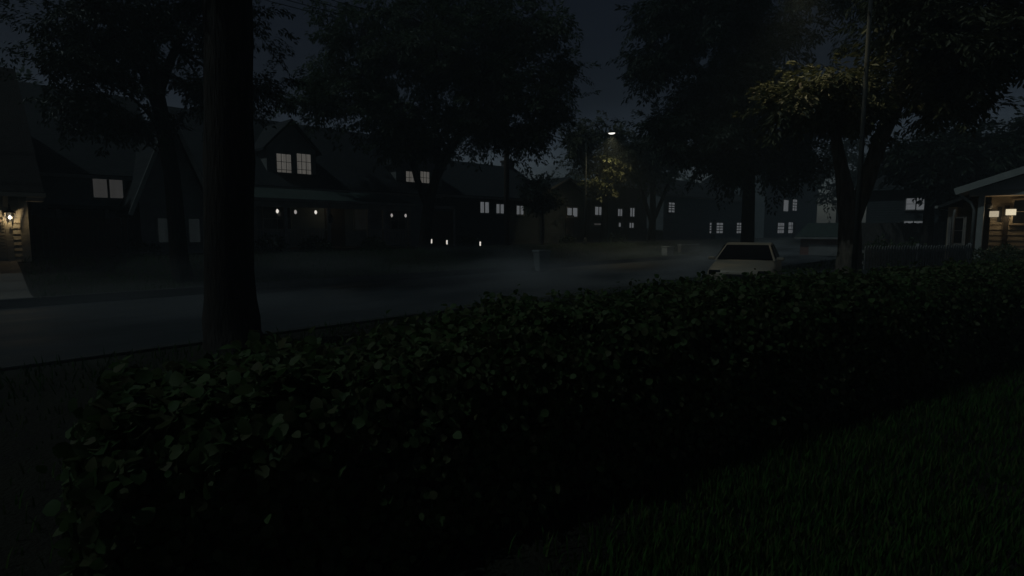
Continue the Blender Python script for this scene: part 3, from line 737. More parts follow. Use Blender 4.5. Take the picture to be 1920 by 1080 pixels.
# ---- House B: dark house behind, window pair
s0, _ = on_n(62, 432, 27.0); s1, _ = on_n(300, 432, 27.0)
B, zB = hroot('house', 'dark slate house with one lit two-pane window between the lantern house and the steep gable', s0, 27.0)
wB = s1 - s0
gable_body(B, 0, wB, 0, 8, 0, 3.2, 6.75, 'wall_slate', 'roof')
# upper storey: a broad wall dormer carrying the window pair
w1 = on_n(188, 352, 26.9); w2 = on_n(218, 353, 26.9)
x1, x2 = w1[0] - s0, w2[0] - s0; zc = w1[1] - zB
d_ = MB().prism([(x1 - 1.2, 2.9), (x2 + 1.1, 2.9), (x2 + 1.1, zc + .75), (x1 - 1.2, zc + .75)], -.06, 2.5); d_.build('dormer', M['wall_slate'], B)
wd = (on_n(202, 352, 26.9)[0] - on_n(175, 352, 26.9)[0]); hh = on_n(188, 333, 26.9)[1] - on_n(188, 370, 26.9)[1]
win(B, x1, zc, wd * .98, hh, -.06, 1, 1, 'win_dim', fr=.07); win(B, x2, zc, wd * .95, hh, -.06, 1, 1, 'win_dim', fr=.07)
pr = MB().prism([(.3, 1.72), (wB - .2, 1.72), (wB - .2, 1.86), (.3, 1.86)], -1.4, -.07); pr.build('porch_roof', M['roof'], B)
for x in (.6, wB / 2, wB - .5): MB().box(x - .07, x + .07, -1.3, -1.16, 0, 1.717).build('porch_post', M['trim_dim'], B)
MB().box(wB * .3, wB * .3 + .95, -.05, .03, .0, 1.7).build('door', M['door'], B)

# ---- House C: steep gable, dormers, porch
s0, _ = on_n(395, 432, 27.0); s1, _ = on_n(812, 432, 27.0)
C_s0 = s0
Ch, zC = hroot('house', 'long slate house with string-lit porch and paired dormer windows in the left middle', s0, 27.0)
wC = s1 - s0
gable_body(Ch, 0, wC, 0, 8, 0, 3.15, 6.6, 'wall_slate', 'roof')
def dormer(parent, ps, zP, us, vtop, veave, yfront, wins, hv):
    xa = on_n(us[0], 300, 27 + yfront)[0] - ps; xb = on_n(us[1], 300, 27 + yfront)[0] - ps; xm = (xa + xb) / 2
    um = (us[0] + us[1]) / 2
    zt = on_n(um, vtop, 27 + yfront)[1] - zP; ze = on_n(um, veave, 27 + yfront)[1] - zP; zb = 3.0
    d_ = MB().prism([(xa, zb), (xb, zb), (xb, ze), (xm, zt), (xa, ze)], yfront, 4.0).build('dormer', M['wall_grey'], parent)
    r = MB(); o = .22; sl = (zt - ze) / (xm - xa)
    prof = [(xa - o, ze - o * sl + .02), (xm, zt + .02), (xb + o, ze - o * sl + .02), (xb + o, ze - o * sl + .14), (xm, zt + .17), (xa - o, ze - o * sl + .14)]
    vs = [(x, yfront - .2, z) for x, z in prof] + [(x, 4.1, z) for x, z in prof]
    r.add(vs, [(0, 1, 4, 5), (1, 2, 3, 4), (6, 7, 10, 11)[::-1], (7, 8, 9, 10)[::-1], (5, 4, 10, 11), (4, 3, 9, 10), (0, 1, 7, 6)[::-1], (1, 2, 8, 7)[::-1], (0, 6, 11, 5), (2, 3, 9, 8)[::-1]])
    r.build('dormer_roof', M['roof'], d_)
    for ua, ub, nx, pm in wins:
        x0_ = on_n(ua, 300, 27 + yfront)[0] - ps; x1_ = on_n(ub, 300, 27 + yfront)[0] - ps
        zt_ = on_n((ua + ub) / 2, hv[0], 27 + yfront)[1] - zP; zb_ = on_n((ua + ub) / 2, hv[1], 27 + yfront)[1] - zP
        win(parent, (x0_ + x1_) / 2, (zt_ + zb_) / 2, x1_ - x0_, zt_ - zb_, yfront, nx, 3, pm, fr=.08)
dormer(Ch, s0, zC, (500, 592), 230, 279, .5, [(518, 545, 3, 'win_warm'), (556, 582, 3, 'win_warm')], (289, 333))
dormer(Ch, s0, zC, (742, 828), 268, 310, .5, [(760, 782, 3, 'win_warm'), (787, 804, 3, 'win_warm')], (322, 356))
# porch
pe = 24.4 - 27
sA_, zpe = on_n(600, 381, 24.4); zpe -= zC
_, zpt = on_n(600, 360, 27); zpt -= zC
xl = on_n(462, 380, 24.4)[0] - s0; xr = on_n(772, 380, 24.4)[0] - s0
p_ = MB(); p_.add([(xl, pe - .2, zpe), (xr, pe - .2, zpe), (xr, -.02, zpt), (xl, -.02, zpt), (xl, pe - .2, zpe + .14), (xr, pe - .2, zpe + .14), (xr, -.02, zpt + .14), (xl, -.02, zpt + .14)],
                [(0, 1, 2, 3)[::-1], (4, 5, 6, 7), (0, 1, 5, 4), (1, 2, 6, 5), (2, 3, 7, 6), (3, 0, 4, 7)])
pro = p_.build('porch_roof', M['roof_pale'], Ch)
MB().box(xl, xr, pe - .3, pe - .203, zpe + .01, zpe + .13).build('gutter', M['trim_dim'], pro)
MB().box(xl + .1, xr - .1, pe - .1, pe + .1, zpe - .22, zpe - .003).build('porch_beam', M['trim_dim'], Ch)
MB().box(xl, xr, pe - .15, -.02, -.3, .12).build('porch_deck', M['wood'], Ch)
posts = [on_n(u, 430, 24.4)[0] - s0 for u in (478, 536, 617, 691, 720, 767)]
for x in posts: MB().box(x - .07, x + .07, pe - .07, pe + .07, .123, zpe - .223).build('porch_post', M['trim_dim'], Ch)
for i in range(len(posts) - 1):
    if i == 2: continue
    rl = MB(); a, c = posts[i] + .075, posts[i + 1] - .075
    rl.box(a, c, pe - .035, pe + .035, .95, 1.02); rl.box(a, c, pe - .025, pe + .025, .24, .3)
    k_ = max(2, int((c - a) / .14))
    for j in range(1, k_): xx = a + (c - a) * j / k_; rl.box(xx - .018, xx + .018, pe - .018, pe + .018, .303, .947)
    rl.build('railing', M['trim_dim'], Ch)
xd = on_n(628, 430, 27)[0] - s0
dr = MB().box(xd - .55, xd + .55, -.05, .02, .123, 2.25).build('door', M['door'], Ch); MB().box(xd + .35, xd + .42, -.1, -.053, 1.05, 1.13).build('handle', M['steel'], dr)
xw = on_n(676, 415, 27)[0] - s0
win(Ch, xw, 1.55, .75, 1.1, 0, 1, 2, 'curtain'); 
xw = on_n(520, 430, 27)[0] - s0
win(Ch, xw, 1.5, 1.3, 1.1, 0, 2, 2, 'glass_dark'); 
xw = on_n(746, 430, 27)[0] - s0
win(Ch, xw, 1.5, .9, 1.1, 0, 2, 2, 'glass_dark')
st = MB()
for i in range(3): st.box(xd - .8, xd + .8, pe - .15 - .3 * (3 - i), pe - .153 - .3 * (2 - i), -.3, .12 - .13 * (3 - i))
st.build('step', M['concrete'], Ch)

# ---- House C2: the steep A-frame gable to its left
sg0, _ = on_n(236, 400, 25.2); sg1, _ = on_n(405, 400, 25.2)
G, zG = hroot('gable_cottage', 'steep gabled cottage with pale barge boards behind the leaning forked tree', sg0, 25.2)
wG = sg1 - sg0
zap = on_n(291, 216, 25.2)[1] - zG; zeG = on_n(245, 376, 25.2)[1] - zG
xap = on_n(300, 216, 25.2)[0] - sg0
gable_body(G, .45, wG - .45, 0, 6, 0, zeG + .35, zap - .1, 'wall_grey', 'roof', ridge='y', over=.4, fascia='trim')
for ua, ub in ((296, 325), (354, 374)):
    x0_ = on_n(ua, 430, 25.2)[0] - sg0; x1_ = on_n(ub, 430, 25.2)[0] - sg0
    zt_ = on_n(330, 410, 25.2)[1] - zG; zb_ = on_n(330, 454, 25.2)[1] - zG
    win(G, (x0_ + x1_) / 2, (zt_ + zb_) / 2, x1_ - x0_, zt_ - zb_, 0, 1, 1, 'win_added_glow')
MB().box(wG + .02, wG + 1.6, .3, .9, zeG + .15, zeG + .3).build('lean_to_roof', M['roof_pale'], G)

# ---- House D: with chimney and garage
s0, _ = on_n(806, 432, 27.0); s1, _ = on_n(957, 320, 31.0)
Dh, zD = hroot('house', 'grey house with brick end chimney and three lit windows behind the power pole', s0, 27.0)
wD = s1 - s0
zrD = on_n(900, 313, 31)[1] - zD
xch = on_n(958, 330, 31)[0] - s0
gable_body(Dh, 0, wD, 0, 8, 0, 3.15, zrD, 'wall_dark', 'roof', chimney=(wD + .1 - .4, 4.0, zrD + .55))
for ua, ub, va, vb in ((900, 916, 379, 399), (930, 944, 383, 400), (968, 981, 386, 402)):
    x0_ = on_n(ua, 390, 27)[0] - s0; x1_ = on_n(ub, 390, 27)[0] - s0; um = (ua + ub) / 2
    zt_ = on_n(um, va, 27)[1] - zD; zb_ = on_n(um, vb, 27)[1] - zD
    win(Dh, (x0_ + x1_) / 2, (zt_ + zb_) / 2, x1_ - x0_, zt_ - zb_, 0, 2, 1, 'win_cool', fr=.08, mw=.09)
gx0 = on_n(807, 430, 26.5)[0] - s0; gx1 = on_n(858, 430, 26.5)[0] - s0
gg = MB(); gg.box(gx0, gx1, -.03, .01, 0, 2.1)
for i in range(4): gg.box(gx0 + .05, gx1 - .05, -.05, -.033, .06 + i * .52, .52 + i * .52)
gg.build('garage_door', M['wood'], Dh)
for x in (gx0 - .08, gx1 + .08): MB().box(x - .08, x + .08, -.1, .0, 0, 2.25).build('door_post', M['trim_dim'], Dh)
MB().box(gx0 - .16, gx1 + .16, -.1, .0, 2.253, 2.42).build('door_lintel', M['trim_dim'], Dh)

# ---- far row: E, E2, F, G
def row_house(label, ua, ub, vr, ze, wall, roof, wins, ridge='x', n=27.0, pane='win_cool', name='house', depth=8):
    s0, _ = on_n(ua, 432, n); s1, _ = on_n(ub, 432, n)
    H, z = hroot(name, label, s0, n)
    nr = n + depth / 2 if ridge == 'x' else n
    zr = on_n((ua + ub) / 2, vr, nr)[1] - z
    gable_body(H, 0, s1 - s0, 0, depth, 0, ze, zr, wall, roof, ridge=ridge)
    for w in wins:
        wa, wb, va, vb, nx, ny = w[:6]; pm = w[6] if len(w) > 6 else pane
        x0_ = on_n(wa, 400, n)[0] - s0; x1_ = on_n(wb, 400, n)[0] - s0; um = (wa + wb) / 2
        zt_ = on_n(um, va, n)[1] - z; zb_ = on_n(um, vb, n)[1] - z
        win(H, (x0_ + x1_) / 2, (zt_ + zb_) / 2, x1_ - x0_, zt_ - zb_, 0, nx, ny, pm, fr=.09, mw=.09)
    MB().box((s1 - s0) * .5, (s1 - s0) * .5 + 1.0, -.05, .02, 0, 2.1).build('door', M['door'], H)
    return H, z
row_house('hazy gabled house with one bright two-pane window left of the lamp post', 1016, 1100, 338, 3.6, 'wall_dark', 'roof', [(1063, 1072, 390, 406, 1, 1), (1073, 1082, 390, 406, 1, 1)], 'y', depth=5)
row_house('hazy house half hidden by trunks right of the lamp post with small upper windows', 1108, 1212, 352, 4.6, 'wall_dark', 'roof',
          [(1115, 1129, 388, 403, 2, 1), (1158, 1166, 392, 405, 2, 1), (1181, 1189, 390, 406, 2, 1), (1160, 1167, 418, 425, 1, 1), (1180, 1188, 418, 427, 2, 1), (1114, 1127, 419, 422, 1, 1, 'win_dim')])
row_house('long hazy house with gridded ground-floor windows behind the car roof', 1243, 1404, 348, 4.3, 'wall_slate', 'roof',
          [(1253, 1264, 380, 398, 2, 4), (1331, 1342, 418, 437, 2, 4), (1344, 1356, 418, 437, 2, 4), (1382, 1395, 418, 437, 3, 4)])
row_house('tall hazy house with two rows of lit windows partly behind leaves', 1432, 1530, 325, 7.5, 'wall_slate', 'roof',
          [(1468, 1477, 375, 396, 1, 1), (1485, 1493, 374, 395, 2, 4), (1459, 1471, 418, 437, 3, 3), (1479, 1490, 417, 437, 2, 3)])

# ---- brick garage beyond the right tree
q = at(1500, 470, 40)
s_, n_ = Vector((q.x, q.y, 0)).dot(D), 5.0
nA, zt = on_s(1502, 432, 45.0); nB, _ = on_s(1600, 432, 45.0)
p = sn(45.0, nA)
Bg = thing('brick_garage', 'low brick garage with pale roof left of the forked pale-barked tree', 'garage', (p.x, p.y, gz(p)), -TH)
wl_ = nA - nB; zt = on_s(1550, 446, 45)[1] - gz(p); zr = on_s(1550, 424, 47.5)[1] - gz(p)
gable_body(Bg, 0, wl_, 0, 5, 0, zt, zr, 'brick', 'roof_pale', over=.3)
gd = MB(); gd.box(.6, wl_ - .6, -.04, .02, 0, zt - .5); gd.build('garage_door', M['trim_dim'], Bg)

# ---- House H: right, behind the fence; faces back along the street
sH = 44.0
nL, _ = on_s(1622, 432, sH); nR, _ = on_s(1800, 432, sH)
p = sn(sH, nL)
Hh = thing('house', 'dark slate house with lit double sash window behind the long wooden fence', 'house', (p.x, p.y, gz(p)), -TH); zH = gz(p)
wH = nL - nR
zrH = on_s(1640, 292, sH + 4)[1] - zH
gable_body(Hh, 0, wH, 0, 8, 0, 4.6, zrH, 'wall_dark', 'roof', fascia='wall_dark')
for wa, wb, va, vb, ny in ((1698, 1715.5, 372, 393, 2), (1717.5, 1735, 371, 393, 2), (1697, 1713, 415, 436, 1), (1715, 1731, 415, 436, 1)):
    na, _ = on_s(wa, 400, sH); nb_, _ = on_s(wb, 400, sH); um = (wa + wb) / 2
    za = on_s(um, va, sH)[1] - zH; zb_ = on_s(um, vb, sH)[1] - zH
    win(Hh, nL - (na + nb_) / 2, (za + zb_) / 2, na - nb_, za - zb_, 0, 1, ny, 'win_cool', fr=.06)
MB().box(.8, 1.8, -.05, .02, 0, 2.1).build('door', M['door'], Hh)

# ---- House I: right edge, lit porch with gabled pediment
sI = 27.0
nP, _ = on_s(1836, 432, sI)               # porch corner post
p = sn(sI, nP)
I = thing('house', 'porch house at the right edge with gabled pediment and two lit wall lamps', 'house', (p.x, p.y, gz(p)), -TH); zI = gz(p)
def ix(u): return nP - on_s(u, 432, sI)[0]
def iz(u, v): return on_s(u, v, sI)[1] - zI
zb_ = iz(1880, 366)                       # underside of beam
xR = 7.0
ped_t = iz(1920, 332); x1920 = ix(1920)
x0p = ix(1806)
slope = (iz(1920, 338) - iz(1806, 373)) / (ix(1920) - ix(1806)); slope = max(.32, min(slope, .8))
xm = 4.0; zap = zb_ + .2 + slope * (xm - x0p)
pd = MB().prism([(x0p + .12, zb_ + .2), (2 * xm - x0p - .12, zb_ + .2), (xm, zap - .05)], 0, .1); pd.build('pediment', M['pediment'], I)
bmm = MB().box(x0p + .1, 2 * xm - x0p - .1, -.06, .16, zb_, zb_ + .197); bmm.build('porch_beam', M['trim'], I)
rr = MB(); t = .16; o = .3
prof = [(x0p - o, zb_ + .17 - o * slope), (xm, zap), (2 * xm - x0p + o, zb_ + .17 - o * slope), (2 * xm - x0p + o, zb_ + .17 - o * slope + t), (xm, zap + t * 1.2), (x0p - o, zb_ + .17 - o * slope + t)]
vs = [(x, -.35, z + .02) for x, z in prof] + [(x, 9, z + .02) for x, z in prof]
rr.add(vs, [(0, 1, 4, 5), (1, 2, 3, 4), (6, 7, 10, 11)[::-1], (7, 8, 9, 10)[::-1], (5, 4, 10, 11), (4, 3, 9, 10), (0, 1, 7, 6)[::-1], (1, 2, 8, 7)[::-1], (0, 6, 11, 5), (2, 3, 9, 8)[::-1]])
roI = rr.build('roof', M['roof'], I)
bb = MB()
for x_ in (x0p - o, 2 * xm - x0p + o): bb.bar((x_, -.385, zb_ + .17 - o * slope + .1), (xm, -.385, zap + .12), .06, .24)
bb.build('barge_board', M['trim'], roI)
MB().box(-.09, .09, 0, .16, 0, zb_ - .003).build('porch_post', M['trim'], I)
MB().box(xm + 2.6, xm + 2.78, 0, .16, 0, zb_ - .003).build('porch_post', M['trim'], I)
iw = MB()                                  # back wall of the porch, lapped boards as geometry
yb = 1.5
xw0 = nP - on_s(1855, 432, sI + yb)[0]
for i in range(int((zb_ + .1) / .2) + 1):
    z0 = i * .2
    iw.add([(xw0, yb + .02, z0 + .2), (8, yb + .02, z0 + .2), (8, yb - .015, z0), (xw0, yb - .015, z0), (xw0, yb + .05, z0), (8, yb + .05, z0)], [(3, 2, 1, 0), (3, 4, 5, 2)])
iw.box(xw0, 8, yb + .03, 8.5, 0, zb_ + .15); iw.box(-.9, xw0 - .003, yb + 2.2, 8.49, 0, zb_ + .147)
iw.build('wall', M['wall_warm'], I)
MB().box(-.1, 8, .17, yb - .02, zb_ + .02, zb_ + .08).build('porch_ceiling', M['wall_warm'], I)
MB().box(-.3, 8, -.2, yb - .02, -.25, .1).build('porch_deck', M['wood_grey'], I)
# side bay to the left, lower roof
def jx(u): return nP - on_s(u, 432, sI + 2.2)[0]
xb0 = jx(1775); zb2 = on_s(1790, 388, sI + 2.2)[1] - zI
MB().box(xb0, -.903, 2.2, 7, 0, zb2).build('bay_wall', M['wall_warm'], I)
r2 = MB(); 
r2.add([(xb0 - .3, 1.9, zb2 - .05), (-.2, 1.9, zb2 + .5), (-.2, 7.2, zb2 + .5), (xb0 - .3, 7.2, zb2 - .05), (xb0 - .3, 1.9, zb2 + .07), (-.2, 1.9, zb2 + .62), (-.2, 7.2, zb2 + .62), (xb0 - .3, 7.2, zb2 + .07)],
       [(3, 2, 1, 0), (4, 5, 6, 7), (0, 1, 5, 4), (1, 2, 6, 5), (2, 3, 7, 6), (3, 0, 4, 7)])
br_ = r2.build('bay_roof', M['roof'], I)
MB().bar((xb0 - .36, 1.85, zb2 + .0), (xb0 - .36, 7.2, zb2 + .0), .1, .1).build('gutter', M['trim'], br_)
dp = MB(); dp.tube([(-.98, 2.1, zb2 - .1), (-1.0, 2.12, zb2 - .35), (-1.0, 2.12, .05)], [.05] * 3, 8); dp.build('downpipe', M['trim_dim'], I)
dp = MB(); dp.tube([(x0p - .2, -.2, zb_ + .1), (-.3, -.1, zb_ - .25), (-.2, .06, zb_ - .5), (-.2, .06, .05)], [.05] * 4, 8); dp.build('downpipe', M['trim'], I)
for xw in (xb0 + .35, (xb0 - .9) / 2 + .15): win(I, xw, zb2 * .55, .42, 1.0, 2.2, 1, 2, 'glass_dark', 'trim_dim')
# things on the porch wall, seen in plane s = sI + yb
sW = sI + yb
def kx(u): return nP - on_s(u, 432, sW)[0]
def kz(u, v): return on_s(u, v, sW)[1] - zI
dI = MB().box(kx(1880), kx(1890), yb - .07, yb - .02, .1, kz(1885, 385)).build('door', M['door'], I)
win(I, kx(1908), kz(1908, 397), .32, .85, yb - .02, 1, 2, 'glass_dark', 'wall_warm')
MB().box(kx(1868), kx(1876), yb - .05, yb - .016, kz(1870, 415), kz(1870, 388)).build('shutter', M['iron'], I)
Rm = Matrix.Rotation(-TH, 4, 'Z')
def i_world(x, y, z): return Vector(I.location) + Rm @ Vector((x, y, z))
for u, v, wpx, mt, lb, pw in ((1862, 402, 13, 'shade_lit_dim', 'boxy lit wall lamp on the right porch, the dimmer left one', 1.6), (1893, 398.5, 14, 'shade_lit', 'boxy lit wall lamp on the right porch, the brighter one beside the door', 4.5)):
    q = i_world(kx(u), yb - .16, kz(u, v))
    t_ = thing('wall_lamp', lb, 'lamp', (q.x, q.y, q.z - .1), -TH, 'boxy porch wall lamps')
    ww = wpx / F * 22 / 1.0 * .5
    MB().box(-ww, ww, -.07, .07, 0, .22).build('lamp_shade', M[mt], t_, bevel=.012)
    c_ = MB(); c_.box(-ww - .02, ww + .02, -.09, .09, .223, .25); c_.box(-.05, .05, .075, .145, .05, .18); c_.build('bracket', M['iron'], t_)
    q2 = i_world(kx(u), yb - .32, kz(u, v) - .02); plight('wall_lamp_light', q2, pw, (1, .74, .42), .1)
# small round pale ornament hanging under the porch
q = i_world(kx(1853), yb - .5, kz(1853, 387) - .1)
pb = thing('hanging_pot', 'small pale pot hanging in the shade of the right porch', 'hanging pot', q, 0)
MB().lathe([(.06, 0), (.1, .05), (.11, .13), (.1, .15)], k=10).build('pot', M['trim_dim'], pb); MB().tube([(0, 0, .15), (0, 0, zI + zb_ - q.z + .0)], [.006, .006], 5).build('cord', M['iron'], pb)

# ------------------------------------------------------------------ porch bulbs of house C
R3 = Matrix.Rotation(ROT, 4, 'Z')
def c_world(x, y, z): return Vector(Ch.location) + R3 @ Vector((x, y, z))
for i, (u, v, mt, lb) in enumerate(((520, 395, 'bulb', 'bare hanging porch bulb, the leftmost and brightest of the three together'), (554, 396.5, 'bulb_dim', 'faint hanging porch bulb, the middle one of the three together'), (592, 397, 'bulb', 'bright hanging porch bulb just left of the dark porch lantern'),
                                    (734.5, 403, 'bulb_dim', 'faint hanging porch bulb, the left one of the pair by the forked tree'), (760.5, 403.5, 'bulb_dim', 'hanging porch bulb at the right end of the porch, nearest the forked tree'))):
    s_, z_ = on_n(u, v, 25.0); q = sn(s_, 25.0, z_ - .07)
    t_ = thing('hanging_bulb', lb, 'bulb', q, 0, 'bare bulbs hanging under the porch roof')
    MB().lathe([(.012, -.045), (.05, 0), (.062, .05), (.045, .1), (.022, .135)], k=10).build('glass_globe', M[mt], t_)
    top = zC + zpe + .4 - q.z
    MB().lathe([(.024, .136), (.024, .18), (.008, .2), (.006, top)], k=6).build('cord', M['iron'], t_)
q = c_world(on_n(628, 400, 26)[0] - C_s0, -.9, 2.1); plight('door_fill_light', q, 1.6, (1, .78, .45), .1)  # added warm light at the door
s_, z_ = on_n(620, 418, 24.1); q = sn(s_, 24.1, z_)
t_ = thing('hanging_lantern', 'unlit dark lantern hanging from the porch eave beside the post', 'lantern', q, 0)
MB().lathe([(.06, 0), (.09, .02), (.11, .26), (.14, .28), (.03, .4)], k=6, smooth=False).build('housing', M['iron'], t_)
MB().tube([(0, 0, .4), (0, 0, zC + zpe - q.z)], [.012, .012], 6).build('chain', M['iron'], t_)

# ------------------------------------------------------------------ path lights
def path_light(u, v, n, lb):
    s_, z_ = on_n(u, v, n); q = sn(s_, n); q.z = gz(q)
    t_ = thing('path_light', lb, 'path light', q, 0, 'small white garden path lights')
    h = max(.25, z_ - q.z)
    MB().lathe([(.02, -.1), (.02, h - .12)], k=8).build('stake', M['iron'], t_)
    MB().lathe([(.035, h - .118), (.04, h + .1)], k=10).build('lens', M['bulb'], t_)
    MB().lathe([(.05, h + .102), (.055, h + .125), (.02, h + .15)], k=10).build('cap', M['iron'], t_)
path_light(809, 452, 24.4, 'slim white path light, the left one by the garage door')
path_light(838, 454, 24.2, 'slim white path light, the middle one near the garage door')
path_light(900.5, 463, 22.9, 'slim white path light standing alone left of the power pole')

# ------------------------------------------------------------------ street lamps
def street_lamp(label, base, H, arm, head_dir, power, spot, r0=.075, glow='bulb_mid', straight=None):
    t_ = thing('street_lamp', label, 'street lamp', base, 0)
    hd_ = Vector(head_dir).normalized()
    hs_ = .27
    k = MB(); k.lathe([(r0 * 1.9, 0), (r0 * 1.9, .35), (r0 * 1.2, .42), (r0, .5)], k=12)
    k.tube([(0, 0, .45), (0, 0, H * .5), (0, 0, H - .5)], [r0, r0 * .85, r0 * .7], 10)
    k.build('pole', M['lamp_paint'], t_)
    a = MB(); a.tube([Vector((0, 0, H - .52)), Vector((0, 0, H - .25)) + hd_ * .08, Vector((0, 0, H)) + hd_ * arm * .45, Vector((0, 0, H + .05)) + hd_ * arm], [r0 * .65, r0 * .55, r0 * .45, r0 * .4], 8)
    a.build('arm', M['lamp_paint'], t_)
    c = hd_ * (arm + .28) + Vector((0, 0, H + .02))
    sh = MB(); sd = Vector((-hd_.y, hd_.x, 0)); rings = []
    for zz, sc in ((-.03, .95), (.0, 1.0), (.06, .85), (.11, .4)):
        rings.append([c + hd_ * hs_ * sc * math.cos(2 * math.pi * i / 14) + sd * hs_ * .45 * sc * math.sin(2 * math.pi * i / 14) + Vector((0, 0, zz)) for i in range(14)])
    vs = [p for r_ in rings for p in r_]; fs = [(i * 14 + j, i * 14 + (j + 1) % 14, (i + 1) * 14 + (j + 1) % 14, (i + 1) * 14 + j) for i in range(3) for j in range(14)]
    fs.append(tuple(3 * 14 + j for j in range(14))); sh.add(vs, fs, 0, True)
    hdm = sh.build('lamp_head', M['lamp_paint'], t_)
    ln = MB(); rings = []
    for zz, sc in ((-.025, .88), (-.07, .78), (-.11, .45), (-.125, .1)):
        rings.append([c + hd_ * hs_ * sc * math.cos(2 * math.pi * i / 14) + sd * hs_ * .45 * sc * math.sin(2 * math.pi * i / 14) + Vector((0, 0, zz)) for i in range(14)])
    vs = [p for r_ in rings for p in r_]; fs = [(i * 14 + j, (i + 1) * 14 + j, (i + 1) * 14 + (j + 1) % 14, i * 14 + (j + 1) % 14) for i in range(3) for j in range(14)]
    fs.append(tuple(3 * 14 + j for j in range(14))[::-1]); ln.add(vs, fs, 0, True)
    ln.build('lens', M[glow], hdm)
    w = Vector(base) + c + Vector((0, 0, -.2))
    plight('street_lamp_light', w, power, (1.0, .84, .48), .12, spot, w + Vector((0, 0, -5)))
    return t_
b = gp(1097, 39.7, -.05)
hp = at(1147, 249, 39.0)
dv = Vector((hp.x - b.x, hp.y - b.y, 0))
street_lamp('lit street lamp on a thin pole in the middle distance, glowing above the road', b, hp.z - b.z, dv.length - .28, dv, 400, 122, .06)
b = gp(1606, 12.7, -.05)
street_lamp('tall grey lamp pole rising out of frame beside the forked pale-barked tree', b, 7.75 - b.z, 1.1, (-.72, .69, 0), 120, 112, .06)

# ------------------------------------------------------------------ power pole and cables
b = gp(950, 36, -.1)
t_ = thing('power_pole', 'thick wooden power pole in the centre reaching up into the large crown', 'pole', b, 0)
MB().tube([(0, 0, 0), (0, 0, 6), (0, 0, 12.4)], [.19, .165, .13], 12, wob=.04).build('pole', M['wood'], t_)
ca = MB(); ca.bar(Vector((0, 0, 11.7)) - N * 1.1 + D * -.15, Vector((0, 0, 11.7)) + N * 1.1 + D * -.15, .1, .12); ca.build('crossarm', M['wood'], t_)
for k_ in (-1, -.35, .35, 1):
    iq = Vector((0, 0, 11.77)) + N * k_ + D * -.15
    MB().lathe([(.03, 0), (.05, .04), (.03, .08), (.05, .12), (.02, .16)], c=iq, k=8).build('insulator', M['steel'], t_)
for k_, lb in ((-1, 'black overhead cable nearest the street, rising to the top edge of the picture'), (-.35, 'black overhead cable second from the street, left of the large crown'), (.35, 'black overhead cable second from the houses, left of the large crown'), (1, 'black overhead cable nearest the houses, left of the large crown')):
    p0 = b + Vector((0, 0, 11.95)) + N * k_ + D * -.15; p1 = p0 - D * 46 + Vector((0, 0, .3))
    pts = []
    for i in range(29):
        t = i / 28; pts.append(p0.lerp(p1, t) - Vector((0, 0, 4 * .9 * t * (1 - t))) - b)
    c_ = MB().tube(pts, [.018] * 29, 5).build('power_cable', M['rubber'], loc=b)
    tag(c_, lb, 'cable', 'overhead cables to the power pole')

# ------------------------------------------------------------------ wheelie bin
q = at(1015, 499, 29.0); q = Vector((q.x, 29.0, 0)); s_, n_ = q.dot(D), q.dot(N); q = sn(s_, max(n_, ROAD_B + .6)); q = Vector((at(1015, 499, 26.8).x, 26.8, 0)); q.z = -.17 if q.dot(N) < ROAD_B else gz(q)
t_ = thing('wheelie_bin', 'grey wheelie bin standing at the edge of the street', 'bin', q, math.radians(25))
k = MB(); pr = [(.22, .25, .06), (.3, .33, .98)]
k.add([(-.22, -.25, .06), (.22, -.25, .06), (.22, .25, .06), (-.22, .25, .06), (-.3, -.34, .98), (.3, -.34, .98), (.3, .3, .98), (-.3, .3, .98)], [(3, 2, 1, 0), (4, 5, 6, 7), (0, 1, 5, 4), (1, 2, 6, 5), (2, 3, 7, 6), (3, 0, 4, 7)])
k.box(-.33, .33, -.37, .33, .93, .985); k.build('body', M['bin'], t_, bevel=.02)
k = MB(); k.prism([(-.34, .99), (.34, .99), (.31, 1.04), (-.31, 1.04)], -.38, .36); k.box(-.26, .26, .36, .42, .97, 1.01); k.build('lid', M['bin'], t_, bevel=.015)
MB().tube([(-.28, .42, .94), (.28, .42, .94)], [.018, .018], 8).build('handle', M['bin'], t_)
for sx in (-1, 1): MB().tube([(sx * .24, .26, .1), (sx * .3, .26, .1)], [.1, .1], 14).build('wheel', M['rubber'], t_)

# ------------------------------------------------------------------ parked car (front towards the viewer)
cp = at(1392, 500, 15.9); cz = max(.055, gz((cp.x + .6, 17.2))) + .0
cdir = math.radians(28)                    # car axis, front to rear, clockwise from +Y
car = thing('parked_car', 'pale tan car with dark windscreen parked behind the hedge', 'car', (cp.x + math.sin(cdir) * 1.3, 15.9 + math.cos(cdir) * 1.3, cz - .05), math.pi - cdir - math.pi / 2 - math.pi / 2)
